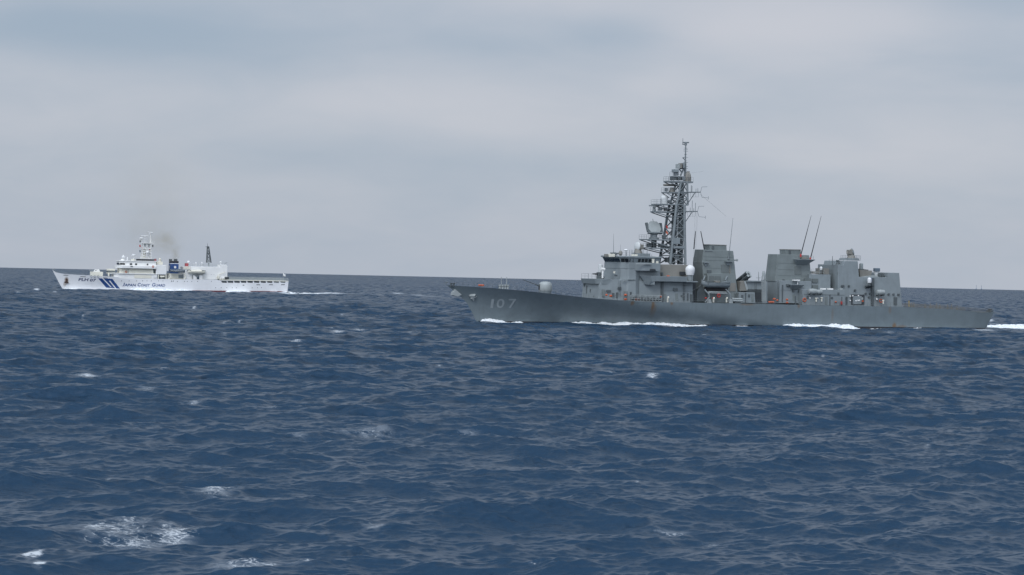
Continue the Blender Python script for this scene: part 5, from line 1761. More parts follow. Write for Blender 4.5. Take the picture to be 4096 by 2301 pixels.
MB().lathe(wp(533, 1041, 2.5), [(.9, -1), (.9, .3), (.5, .5)], 12).build('ventilator', 'cream', cutter)
p = wp(640, 1041, 2)
MB().lathe(p, [(.7, -1.2), (.5, .2), (.6, .4), (.2, .9)], 12).build('signal_lamp', 'cream', cutter, smooth=True)
wbox(*S7(2060, 708), *S7(2175, 768), -3, 3, 'after_house', 'cream', cutter, .06)
m = MB().rail([wp(500, 1046, 5.2), wp(545, 1046, 5.4)], 1.0, .03, 2, 1.5)
m.build('railing', 'grey_pale', cutter)
# main mast
wm = empty('main_mast', (0, 0, 0))
wm.parent = cutter
fx0, fx1 = W.q(566, 1033, 0)[0], W.q(603, 1033, 0)[0]
zb_, zm_, zt_ = wp(580, 1034)[2], wp(580, 993)[2], wp(580, 972)[2]
for sx in (0, 1):
    for sy in (1, -1):
        x0 = fx0 if sx == 0 else fx1
        x1 = W.q(572, 993, 0)[0] if sx == 0 else W.q(600, 993, 0)[0]
        MB().tube((x0, sy * 1.7, zb_), (x1, sy * 1.2, zt_), .2, n=8).build('mast_leg', 'white', wm)
m = MB()
for k in range(4):
    za, zc = zb_ + (zm_ - zb_) * k / 4, zb_ + (zm_ - zb_) * (k + 1) / 4
    for sy in (1.6, -1.6):
        m.tube((fx0, sy, za), (fx1 - .3, sy * .9, zc), .09, n=5).tube((fx1, sy, za), (fx0 - .3, sy * .9, zc), .09, n=5).tube((fx0 - .2, sy, zc), (fx1 + .2, sy, zc), .1, n=5)
m.build('bracing', 'white', wm)
MB().tube((fx0 - 1.2, 0, zb_), (fx0 - 1.2, 0, zm_), .7, n=10).build('cable_trunk', 'cream', wm)
for (a, b, py, Yh) in ((561, 615, 972, 1.8), (563, 602, 993.5, 1.7), (565, 603, 1010, 1.8), (562, 604, 1032, 2.0)):
    x0, z = W.q(a, py, 0)
    x1, _ = W.q(b, py, 0)
    pl = MB().plan([(x0, Yh), (x1, Yh)], z - .22, z + .06).build('platform', 'white', wm, bevel=.03)
    MB().rail([Vector((x1, Yh, z)), Vector((x0, Yh, z)), Vector((x0, -Yh, z)), Vector((x1, -Yh, z))], 1.0, .03, 2, 1.4).build('platform_rail', 'white', pl)
x0, za = W.q(570, 973, 1.4)
x1, zc = W.q(608, 989, 1.4)
MB().plan([(x0 - 1.2, 1.2), (x1 + 1.0, 1.2)], zc, za).build('mast_cabin', 'white', wm, bevel=.1)
wbox(577, 975, 583, 986, 1.0, 1.3, 'cabin_window', 'grey', wm)
wbox(592, 974, 597, 990, 1.0, 1.3, 'cabin_door', 'grey_pale', wm)
MB().tube(wp(602, 972), wp(602, 936), .32, .2, 8).tube(wp(608, 971), wp(603, 950), .12).build('pole_mast', 'white', wm)
MB().tube(wp(590, 929.6), wp(611, 931.2), .26, n=8).lathe(wp(600, 936), [(.35, 0), (.3, .45)], 10).build('radar_scanner', 'white_dome', wm, smooth=True)
MB().tube(wp(579, 971), wp(579, 948), .16, .12, 8).tube(wp(562, 943.8), wp(595, 944.2), .2, n=8).lathe(wp(579, 948.5), [(.3, 0), (.3, .4)], 10).build('radar_scanner', 'white_dome', wm, smooth=True)
MB().lathe(wp(565, 956), [(.15, -1.2), (.5, -.4), (.9, .3), (.4, .6)], 12).build('weather_sensor', 'white', wm)
MB().lathe(wp(590, 1010.5, 1.8), BALL(.78), 18).tube(wp(590, 1017, 1.8), wp(590, 1021, 1.8), .4).build('radome', 'white_dome', wm, smooth=True)
for px, py, mt in ((560.5, 966, 'grey_dark'), (560, 984, 'red'), (611, 984, 'grey_dark'), (560, 1005, 'boat_blue'), (570, 994, 'red'), (599, 997, 'red')):
    p = wp(px, py, 1.0)
    MB().lathe(p, [(.05, -.5), (.28, -.4), (.28, .3), (.1, .5)], 8).build('mast_lantern', mt, wm)
# boat shelter block
wbox(*S7(2047, 770), *S7(2248, 958), -5.2, 6.6, 'boat_shelter', 'white', cutter, .1)
for x in (2090, 2240):
    wbox(*S7(x - 9, 955), *S7(x + 9, 1046), 5.9, 6.5, 'shelter_post', 'cream', cutter)
wbox(*S7(2100, 965), *S7(2235, 1040), 2.0, 5.0, 'bay_shade', 'grey', cutter)  # grey box; shade of the open boat space put into its colour
m = MB().tube(wp(640, 1107, 6.3), wp(658, 1107, 6.3), .4, n=10).tube(wp(645, 1113, 6.3), wp(652, 1108, 6.3), .2)
m.build('life_raft_rack', 'cream', cutter, smooth=True)
# funnel
fx0, fz0 = W.q(*S8(150, 715), 3.4)
fx1, fz1 = W.q(*S8(305, 575), 3.4)
fn = MB().plan([(fx0, 3.3), (fx1, 3.4)], fz0 - 2.5, fz1).build('funnel', 'blue', cutter, bevel=.25)
zt_ = W.q(*S8(200, 534), 3.4)[1]
MB().plan([(fx0 - .02, 3.28), (fx1 + .02, 3.38)], fz1, zt_).build('funnel_cap', 'black', fn, bevel=.2)
MB().plan([(fx0 + .03, 3.34), (fx1 - .03, 3.44)], W.q(*S8(200, 592), 3.4)[1], W.q(*S8(200, 578), 3.4)[1]).build('white_band', 'white', fn, bevel=.2)
for x, r in ((135, .35), (165, .3), (230, .45), (262, .4)):
    a = wp(*S8(x, 534), 1.0)
    MB().tube(a - Vector((0, 0, .3)), a + Vector((0, 0, .8)), r, n=10).build('exhaust_pipe', 'grey_dark', fn)


def star(c, r, axis):
    vs, n_ = [], 16
    for d in (0, .06):
        for i in range(n_):
            a = 2 * math.pi * i / n_ + math.pi / 2
            rr = r * (1 if i % 4 == 0 else .92 if i % 2 == 0 else .5)
            p = (c[0] + rr * math.cos(a), c[1] + d, c[2] + rr * math.sin(a)) if axis == 'Y' else (c[0] + d, c[1] + rr * math.cos(a), c[2] + rr * math.sin(a))
            vs.append(p)
    return MB().add(vs, [tuple(range(n_)), tuple(range(2 * n_ - 1, n_ - 1, -1))] + [(i, (i + 1) % n_, n_ + (i + 1) % n_, n_ + i) for i in range(n_)])


c_ = wp(*S8(236, 651), 3.42)
star((c_.x, 3.42, c_.z), .72, 'Y').build('compass_emblem', 'white', fn)
star((fx0 + .02, 0, c_.z), .72, 'X').build('compass_emblem', 'white', fn)
# casing and boat deck between funnel and hangar
wslab([S8(120, 770), S8(395, 770), S8(395, 882), S8(90, 880)], 4.6).build('engine_casing', 'cream', cutter, bevel=.05)
for pts_ in (((100, 875), (140, 860), (160, 820), (130, 780)), ((405, 880), (430, 850), (425, 800), (400, 770))):
    MB().path([wp(*S8(*q_), 6.6) for q_ in pts_], .28, 8).build('davit', 'cream', cutter)
wbox(*S8(300, 780), *S8(395, 860), 4.5, 4.7, 'bay_shade', 'grey', cutter)  # grey panel standing for shade beside the casing
wbox(*S8(300, 785), *S8(370, 800), 4.6, 5.4, 'winch', 'white', cutter, .05)
# hangar
hgr = wslab([S8(395, 640), S8(1090, 648), S8(1095, 604), S8(1200, 606), S8(1216, 632), S8(1218, 884), S8(395, 882)], 5.6).build('hangar', 'white', cutter, bevel=.08)
wbox(*S8(398, 640), *S8(520, 690), 5.4, 5.75, 'corner_house', 'cream', hgr)
wbox(*S8(466, 705), *S8(648, 719), 5.5, 6.9, 'boat_beam', 'dark_hole', hgr)
wbox(*S8(735, 712), *S8(806, 725), 5.5, 6.9, 'boat_beam', 'dark_hole', hgr)
wbox(*S8(560, 790), *S8(700, 878), 5.5, 5.68, 'bay_shade', 'grey_pale', hgr)  # pale grey panel, shade of the hangar side as colour
wbox(*S8(648, 832), *S8(688, 878), 5.5, 5.75, 'door', 'boat_blue', hgr)
MB().prism([W.q(*S8(575, 800), 6.6), W.q(*S8(600, 806), 6.6), W.q(*S8(640, 845), 6.6), W.q(*S8(642, 882), 6.6), W.q(*S8(575, 880), 6.6)], 6.3, 6.6).build('davit_cradle', 'white', hgr)
wbox(*S8(692, 806), *S8(752, 884), 6.3, 6.6, 'davit_cradle', 'white', hgr)
m = MB().path([wp(*S8(1040, 862), 6.4), wp(*S8(1035, 800), 6.4), wp(*S8(1178, 740), 6.2)], .12, 6)
m.build('deck_crane', 'cream', hgr)
wbox(*S8(1030, 815), *S8(1062, 870), 5.8, 6.7, 'crane_base', 'cream', hgr, .05)
wbox(*S8(1172, 834), *S8(1248, 882), 4.0, 6.8, 'capstan_gear', 'dark_hole', cutter, .2)
wbox(*S8(1095, 838), *S8(1165, 868), 5.6, 6.3, 'life_raft_rack', 'white', cutter, .1)
for x in (915, 962):
    wbox(*S8(x - 5, 785), *S8(x + 5, 792), 5.5, 5.7, 'wall_lamp', 'grey', hgr)
# hangar roof: red box, domes, lattice mast
rb = wbox(*S8(430, 577), *S8(484, 636), .5, 3.0, 'red_cabinet', paint('red cabinet', (.36, .07, .075), .5, .1), cutter)
p = wp(*S8(487, 556), 2.0)
MB().lathe((p.x, 2.0, p.z - .6), DOME(.68, .55), 16).tube((p.x, 2.0, p.z - 2.8), (p.x, 2.0, p.z - .6), .3).build('radome', 'white_dome', cutter, smooth=True)
for x, y, r in ((630, 578, .4), (740, 570, .36), (1092, 560, .5), (590, 590, .16), (688, 600, .15)):
    p = wp(*S8(x, y), 2.0)
    MB().lathe((p.x, 2.0, p.z), BALL(r), 12).tube((p.x, 2.0, p.z - r), (p.x, 2.0, wp(x / 4.684 + 650, 1066.5, 2.0).z), r * .35).build('small_dome', 'white_dome', cutter, smooth=True)
wbox(*S8(750, 598), *S8(778, 610), 1.5, 2.5, 'floodlight', 'grey_pale', cutter)
m = MB().path([wp(*S8(1165, 610), 3), wp(*S8(1170, 580), 3), wp(*S8(1212, 560), 3)], .08, 6).rail([wp(*S8(1120, 606), 3), wp(*S8(1205, 608), 3)], .9, .03, 2, 1.5)
m.build('flight_light_boom', 'grey', cutter)
m = MB().rail([wp(*S8(560, 640), 5.4), wp(*S8(1090, 648), 5.4)], 1.0, .03, 2, 1.6)
m.build('railing', 'grey_pale', cutter)
am = empty('after_mast', (0, 0, 0))
am.parent = cutter
xa_, zb_ = W.q(*S8(826, 566), 0)
xb_, _ = W.q(*S8(910, 566), 0)
xc_, zt_ = W.q(*S8(838, 265), 0)
xd_, _ = W.q(*S8(868, 265), 0)
rows = []
for k in range(6):
    t = k / 5
    rows.append([Vector((xa_ + (xc_ - xa_) * t, .9 - .55 * t, zb_ + (zt_ - zb_) * t)), Vector((xb_ + (xd_ - xb_) * t, .9 - .55 * t, zb_ + (zt_ - zb_) * t)),
                 Vector((xb_ + (xd_ - xb_) * t, -.9 + .55 * t, zb_ + (zt_ - zb_) * t)), Vector((xa_ + (xc_ - xa_) * t, -.9 + .55 * t, zb_ + (zt_ - zb_) * t))])
for c in range(4):
    MB().path([r_[c] for r_ in rows], .14, 6).build('mast_leg', 'grey_dark', am)
m = MB()
for a, b in zip(rows, rows[1:]):
    for c in range(4):
        d = (c + 1) % 4
        m.tube(a[c], b[d], .07, n=5).tube(a[d], b[c], .07, n=5).tube(b[c], b[d], .1, n=5)
m.build('bracing', 'grey_dark', am)
wbox(*S8(838, 265), *S8(868, 300), -.4, .4, 'mast_head_box', 'grey_dark', am)
wbox(*S8(836, 378), *S8(872, 400), -.6, .6, 'platform', 'grey_dark', am)
wbox(*S8(832, 470), *S8(886, 480), -.8, .8, 'platform', 'grey_dark', am)
MB().tube(wp(*S8(845, 266)), wp(*S8(843, 200)), .1, .05).tube(wp(*S8(806, 270)), wp(*S8(874, 266)), .1).build('pole_mast', 'grey_dark', am)
MB().lathe(wp(*S8(864, 640)), [(.3, 0), (.25, W.q(*S8(864, 566), 0)[1] - W.q(*S8(864, 640), 0)[1])], 8).build('mast_foot', 'grey_pale', am)
wbox(*S8(822, 560), *S8(912, 570), -.9, .9, 'mast_base', 'grey_pale', am)
# flight deck slab and its net fence
z_ = W.q(1000, 1122.5, 7.2)[1]
xs_ = np.linspace(W.q(878, 1120, 7.2)[0], W.q(1154, 1125, 6.3)[0], 20)
sl_ = MB()
for x in xs_:
    y = W.b(x, 4.5) + .18
    z = W.deck_z(x)
    sl_.v += [(x, y, z + .28), (x, -y, z + .28), (x, y, z), (x, -y, z)]
for i in range(19):
    a = 4 * i
    sl_.f += [(a, a + 4, a + 5, a + 1), (a + 2, a + 3, a + 7, a + 6), (a, a + 2, a + 6, a + 4), (a + 1, a + 5, a + 7, a + 3)]
sl_.f += [(0, 1, 3, 2), (76, 78, 79, 77)]
sl_.build('flight_deck', 'cream', cutter)
for s_ in (1, -1):
    m = MB()
    xs2 = np.linspace(W.q(916, 1120, 7.2)[0], W.q(1154, 1125, 6.3)[0], 26)
    pts_ = [Vector((x, s_ * (W.b(x, 4.5) + .1), W.deck_z(x) + .28)) for x in xs2]
    for a, b in zip(pts_, pts_[1:]):
        for k in np.linspace(0, 1, 7)[:-1]:
            q_ = a.lerp(b, k)
            m.tube(q_, q_ + Vector((0, 0, 1.15)), .045, n=4)
        for h in (.2, .4, .6, .8, 1.0, 1.15):
            m.tube(a + Vector((0, 0, h)), b + Vector((0, 0, h)), .045, n=4)
    m.build('net_fence', 'grey_pale', cutter)
a = wp(*S8(2262, 850), 0)
MB().tube(a, wp(*S8(2268, 768), 0), .09, .06).build('flagstaff', 'grey_pale', cutter)
m = MB()
xs_ = np.linspace(wq(215, 1085)[0], W.q(410, 1106, 6.2)[0], 24)
m.rail([Vector((x, W.b(x, W.deck_z(x)) - .05, W.deck_z(x) - .1)) for x in xs_], .8, .03, 2, 2.0)
m.build('railing', 'grey_pale', cutter)


# ------------------------------------------------------------------ things carried by the ships
def boat_mesh(L_, B_, H_, sheer=.25, nx=18):
    """open launch hull: stem at +L/2, transom at -L/2"""
    mb = MB()
    prof = []
    for i in range(nx + 1):
        t = i / nx
        x = -L_ / 2 + L_ * t
        wd = B_ / 2 * (1 - max(0, (t - .45) / .55) ** 2.2) * (.86 + .14 * min(1, t / .3))
        zt_ = H_ * (.72 + sheer * (2 * t - 1) ** 2 + (.14 if t > .5 else 0) * (t - .5) * 2)
        zk = H_ * (.0 + .55 * max(0, (t - .72) / .28) ** 2)
        prof.append((x, wd, zt_, zk))
    for x, wd, zt_, zk in prof:
        zc = zk + (zt_ - zk) * .45
        mb.v += [(x, 0, zk), (x, wd * .72, zk + (zc - zk) * .45), (x, wd * .95, zc), (x, wd, zt_), (x, wd * .86, zt_), (x, wd * .8, zc), (x, 0, zk + (zc - zk) * .5),
                 (x, -wd * .8, zc), (x, -wd * .86, zt_), (x, -wd, zt_), (x, -wd * .95, zc), (x, -wd * .72, zk + (zc - zk) * .45)]
    for i in range(nx):
        for j in range(12):
            k = (j + 1) % 12
            mb.f.append((i * 12 + j, i * 12 + k, (i + 1) * 12 + k, (i + 1) * 12 + j))
    mb.f.append(tuple(range(11, -1, -1)))
    return mb


def ship_thing(S, name, loc, rz=0.0):
    o = S.world(loc)
    return empty(name, o, S.rz + rz)


p = dp(2862, 1140, 7.6)
lb = ship_thing(D, 'launch', (p.x, 7.4, dp(2862, 1151, 7.6).z))
tag(lb, 'open grey launch slung in davits beside the forward funnel of the grey warship', 'boat')
boat_mesh(7.6, 2.3, 1.75, .3).build('hull', 'grey', lb, smooth=True)
m = MB()
for s_ in (1, -1):
    m.path([Vector((-3.6, s_ * 1.0, 1.3)), Vector((0, s_ * 1.15, 1.22)), Vector((2.4, s_ * .8, 1.5)), Vector((3.75, 0, 1.95))], .09, 6)
m.build('gunwale', 'grey_dark', lb)
MB().box(-1.2, .2, -.5, .5, .5, 1.75).build('engine_box', 'grey_brown', lb, bevel=.08)
for x in (-2.4, 1.2, 2.3):
    MB().box(x - .15, x + .15, -.85, .85, 1.0, 1.1).build('thwart', 'grey_brown', lb)
MB().box(1.8, 3.3, -.35, .35, 1.35, 1.5).build('bow_cover', 'white', lb, bevel=.06)

p = wp(*S8(270, 750), 6.6)
rib = ship_thing(W, 'inflatable_boat', (p.x, 6.4, p.z))
tag(rib, 'dark blue grey covered boat hanging below the funnel of the white ship', 'boat')
boat_mesh(6.6, 2.2, 1.1, .15).build('hull', 'boat_blue', rib, smooth=True)
m = MB()
for s_ in (1, -1):
    m.path([Vector((-3.2, s_ * 1.05, 1.0)), Vector((1.0, s_ * 1.05, 1.0)), Vector((2.5, s_ * .7, 1.1)), Vector((3.3, 0, 1.25))], .24, 8)
m.build('tube', 'boat_blue', rib, smooth=True)
m = MB()
for i in range(7):
    x = -2.8 + i * .8
    m.path([Vector((x, 1.32, .85)), Vector((x + .4, 1.38, .55)), Vector((x + .8, 1.32, .85))], .05, 5)
m.build('grab_rope', 'white', rib)
MB().box(-1.6, .4, -.5, .5, .7, 1.5).build('console', 'boat_blue', rib, bevel=.2)

p = wp(*S8(630, 760), 6.8)
lf = ship_thing(W, 'lifeboat', (p.x, 6.7, p.z - .4))
tag(lf, 'cream lifeboat hung against the hangar side of the white ship', 'boat')
boat_mesh(7.4, 2.3, 1.5, .25).build('hull', 'cream', lf, smooth=True)
MB().add([(-2.6, .9, 1.1), (2.0, .9, 1.1), (2.8, 0, 1.2), (2.0, -.9, 1.1), (-2.6, -.9, 1.1), (-2.2, .55, 1.75), (1.5, .55, 1.75), (2.0, 0, 1.7), (1.5, -.55, 1.75), (-2.2, -.55, 1.75)],
         [(0, 1, 6, 5), (1, 2, 7, 6), (2, 3, 8, 7), (3, 4, 9, 8), (4, 0, 5, 9), (5, 6, 7, 8, 9), (4, 3, 2, 1, 0)]).build('canopy', 'cream', lf, bevel=.1)
m = MB()
for s_ in (1, -1):
    m.path([Vector((-3.6, s_ * 1.02, .55)), Vector((0, s_ * 1.16, .55)), Vector((2.4, s_ * .85, .75))], .06, 5)
m.build('rubbing_strake', 'grey_brown', lf)

# lifebuoys
ring = None
RINGS = [(D, 3218, 1200, 8.0, .42, 'orange', 'orange lifebuoy hung on the side of the grey ship below the after funnel'),
         (D, 3524, 1204, 7.2, .42, 'orange', 'orange lifebuoy hung on the hangar wall of the grey ship, nearest its flight deck'),
         (D, 2875, 1183, 7.9, .40, 'red', 'red lifebuoy hung under the davit launch of the grey ship'),
         (W, *S7(1468, 905), 5.9, .36, 'orange', 'small orange lifebuoy on the middle deckhouse of the white ship'),
         (W, *S7(1990, 803), 7.3, .36, 'orange', 'small orange lifebuoy at the after end of the bridge wing of the white ship')]
for S_, px, py, Y_, r_, mt, lab in RINGS:
    x, z = S_.q(px, py, Y_)
    if ring is None or ring.data.materials[0].name != MATS[mt].name:
        ring = MB().torus((0, 0, 0), .42, .13, 'Y', 22, 8).build('lifebuoy', mt)
        r_o = ring
    else:
        r_o = ring.copy()
        COL.objects.link(r_o)
    r_o.location = S_.world((x, Y_, z))
    r_o.rotation_euler = (0, 0, S_.rz)
    r_o.scale = (r_ / .42,) * 3
    tag(r_o, lab, 'lifebuoy', 'lifebuoys hung on the two ships')
# orange floats and bags stowed along the deck of the destroyer
FL = [(1925, 1142, 2.0, 1.6, .5, 'orange float lying on the foredeck between the bow and the gun'),
      (2426, 1180, 7.6, .55, .5, 'foremost of two orange floats in front of the low forward deckhouse'),
      (2443, 1184, 7.6, .7, .55, 'second orange float from the bow along the forward deckhouse wall'),
      (2502, 1180, 7.9, .75, .5, 'upper of two orange floats below the bridge'),
      (2502, 1197.5, 7.9, .75, .5, 'lower of two orange floats below the bridge, near the deck edge'),
      (2548, 1198, 7.9, 1.5, .5, 'long orange float lying inside the stowed gangway'),
      (2644, 1187, 8.0, .4, .5, 'orange float at the after end of the stowed gangway'),
      (2673, 1105, 7.9, .8, .4, 'orange float on the signal deck forward of the big white radome'),
      (3085, 1209, 7.9, 1.7, .5, 'long orange float on deck at the foot of the after funnel'),
      (3097, 1196.5, 7.7, .8, .45, 'orange float above the long one at the foot of the after funnel'),
      (3109, 1201.5, 7.7, .55, .45, 'small orange float just aft of the long one by the after funnel'),
      (3148, 1199, 7.8, .6, .5, 'upper orange float of a pair stacked below the after funnel'),
      (3148, 1211, 7.8, .6, .5, 'lower orange float of a pair stacked below the after funnel'),
      (3343, 1208, 8.0, .5, .4, 'lone orange float beside the skylights forward of the hangar'),
      (3451, 1205.5, 7.3, .5, .4, 'orange float at the after edge of the boat bay in the hangar side'),
      (2823, 1193, 7.8, .55, .45, 'red float beside the forward davit foot of the grey ship'),
      (2852, 1194, 7.8, .5, .4, 'red float just aft of the forward davit foot of the grey ship')]
base = None
for px, py, Y_, l_, h_, lab in FL:
    x, z = D.q(px, py, Y_)
    if base is None:
        base = MB().lathe((0, 0, 0), [(.02, -.5), (.34, -.47), (.46, -.36), (.5, 0), (.46, .36), (.34, .47), (.02, .5)], 14, 'X').build('float', 'orange', None, smooth=True)
        f_o = base
    else:
        f_o = base.copy()
        COL.objects.link(f_o)
    f_o.location = D.world((x, Y_, z))
    f_o.rotation_euler = (0, 0, D.rz)
    f_o.scale = (l_, h_, h_)
    tag(f_o, lab, 'float', 'orange floats stowed on the destroyer')
    if 'red float' in lab:
        if 'red_float' not in bpy.data.meshes:
            me_ = base.data.copy()
            me_.name = 'red_float'
            me_.materials.clear()
            me_.materials.append(M('red'))
        f_o.data = bpy.data.meshes['red_float']
# life raft canisters
CN = [(3250, 1166, 8.2, 'larger forward life raft canister on the side deckhouse below the after funnel'), (3276, 1168, 8.2, 'after life raft canister of the pair on the side deckhouse'),
      (3522, 1170, 7.6, 'lone life raft canister in a cradle on the hangar wall')]
first = None
for i, (px, py, Y_, lab) in enumerate(CN):
    x, z = D.q(px, py, Y_)
    if first is None:
        first = empty('life_raft_canister', (0, 0, 0))
        MB().lathe((0, 0, 0), [(.3, -.85), (.52, -.75), (.58, -.1), (.62, -.08), (.62, .08), (.58, .1), (.52, .75), (.3, .85)], 16, 'X').build('canister', 'grey_pale', first, smooth=True)
        MB().box(-.6, -.45, -.6, .6, -.75, -.4).box(.45, .6, -.6, .6, -.75, -.4).box(-.6, .6, -.6, -.45, -.8, -.65).build('cradle', 'grey_dark', first)
        r_o = first
    else:
        r_o = copy_tree(first)
    r_o.location = D.world((x, Y_, z))
    r_o.rotation_euler = (0, 0, D.rz)
    s_ = 1.25 if i != 1 else .95
    r_o.scale = (s_ * 1.1, s_, s_)
    tag(r_o, lab, 'life raft', 'life raft canisters on the destroyer')
# stowed gangway along the rail
gx0, gz0 = D.q(2524, 1204, 8.3)
gx1, gz1 = D.q(2645, 1180, 8.3)
gw = ship_thing(D, 'gangway', (gx0, 8.3, gz0))
tag(gw, 'long grey accommodation ladder stowed flat along the rail below the bridge', 'gangway')
Lg, Hg = gx0 - gx1, abs(gz1 - gz0)
for y in (-.35, .35):
    m = MB()
    for z in (0, .5, 1.45):
        m.tube((0, y, z), (-Lg, y, z), .07, n=5)
    for k in range(11):
        m.tube((-Lg * k / 10, y, 0), (-Lg * k / 10, y, 1.45), .05, n=4)
        if k < 10 and k % 2 == 0:
            m.tube((-Lg * k / 10, y, .5), (-Lg * (k + 1) / 10, y, 1.45), .045, n=4)
    m.build('side_rail', 'grey_pale', gw)
m = MB()
for k in range(26):
    x = -Lg * (k + .5) / 26
    m.box(x - .1, x + .1, -.35, .35, .42, .48)
m.box(-Lg, 0, -.36, -.30, -.05, .9)
m.build('steps', 'grey_dark', gw)
# signal flags on the mast
for i, (px, py, mt, lab) in enumerate(((2664, 906, 'red', 'upper small red flag on the lattice mast'), (2664, 929, 'orange', 'lower small orange red flag on the lattice mast'))):
    x, z = D.q(px, py, 1.5)
    m = MB()
    n_ = 8
    vs = []
    for d in (0, .02):
        for j in range(n_ + 1):
            t = j / n_
            vs += [(-.5 * t, .1 * math.sin(6 * t) + d, .35 - .3 * t), (-.5 * t, .1 * math.sin(6 * t + .5) + d, -.3 - .3 * t)]
    k = 2 * (n_ + 1)
    fs = []
    for j in range(n_):
        a = 2 * j
        fs += [(a, a + 1, a + 3, a + 2), (k + a, k + a + 2, k + a + 3, k + a + 1)]
    m.add(vs, fs)
    f_ = m.build('signal_flag', mt)
    f_.location = D.world((x, 1.5, z))
    f_.rotation_euler = (0, 0, D.rz)
    tag(f_, lab, 'flag', 'signal flags on the mast')
x, z = W.q(*S8(2272, 800), 0)
m = MB()
vs = []
for d in (0, .02):
    for j in range(9):
        t = j / 8
        vs += [(-1.0 * t + .3, .15 * math.sin(6 * t) + d, .75 - .5 * t), (-1.0 * t + .3, .15 * math.sin(6 * t + .4) + d, -.1 - .6 * t)]
fs = []
for j in range(8):
    a = 2 * j
    fs += [(a, a + 1, a + 3, a + 2), (18 + a, 18 + a + 2, 18 + a + 3, 18 + a + 1)]
m.add(vs, fs)
f_ = m.build('ensign', 'white')
f_.location = W.world((x, 0, z))
f_.rotation_euler = (0, 0, W.rz)
tag(f_, 'white ensign flying from the flagstaff at the stern of the white ship', 'flag')

# ------------------------------------------------------------------ far posts on the horizon
for i, (px, lab) in enumerate(((3905, 'left of two thin grey posts standing on the horizon behind the flight deck'), (3925.5, 'right of two thin grey posts standing on the horizon behind the flight deck'))):
    R_ = 5200.0
    d = ray(px, 1157)
    k = R_ / math.hypot(d[0], d[1])
    zb_ = -R_ * R_ / (2 * EARTH)
    zt_ = CAM_H + ray(px, 1142.5 + i * .5)[2] * k
    m = MB().tube((0, 0, 0), (0, 0, zt_ - zb_), .42, .34, 10)
    m.lathe((0, 0, (zt_ - zb_) * .97), [(.5, 0), (.6, .4), (.2, .8)], 10)
    m.lathe((0, 0, 0), [(1.4, -2), (1.4, 1.5), (.6, 2.5)], 12)
    o = m.build('far_post', 'far_post')
    o.location = (d[0] * k, d[1] * k, zb_)
    tag(o, lab, 'post', 'posts on the horizon')


# ------------------------------------------------------------------ white water along the hulls
MATS['foam'] = None
m_, t_, b_ = new_mat('white water')
geo = t_.nodes.new('ShaderNodeNewGeometry')
fn_ = noise(t_, mapping(t_, geo.outputs['Position'], (1, 1, 1.4)), 1.3, 6, .65)
t_.links.new(mix_col(t_, ramp(t_, fn_, .28, .55), (.40, .50, .56), (.82, .84, .85)), b_.inputs['Base Color'])
b_.inputs['Roughness'].default_value = .9
b_.inputs['Specular IOR Level'].default_value = .1
MATS['foam'] = m_


def vnoise(x, y, seed=0):
    """cheap smooth value noise"""
    xi, yi = np.floor(x).astype(int), np.floor(y).astype(int)
    fx, fy = x - xi, y - yi
    fx, fy = fx * fx * (3 - 2 * fx), fy * fy * (3 - 2 * fy)
    h = lambda a, b: np.modf(np.abs(np.sin(a * 127.1 + b * 311.7 + seed * 74.7) * 43758.5453))[0]
    return (h(xi, yi) * (1 - fx) + h(xi + 1, yi) * fx) * (1 - fy) + (h(xi, yi + 1) * (1 - fx) + h(xi + 1, yi + 1) * fx) * fy


def fbm(x, y, seed=0):
    return sum(vnoise(x * 2 ** k, y * 2 ** k, seed + k) * .5 ** (k + 1) for k in range(5)) / .97


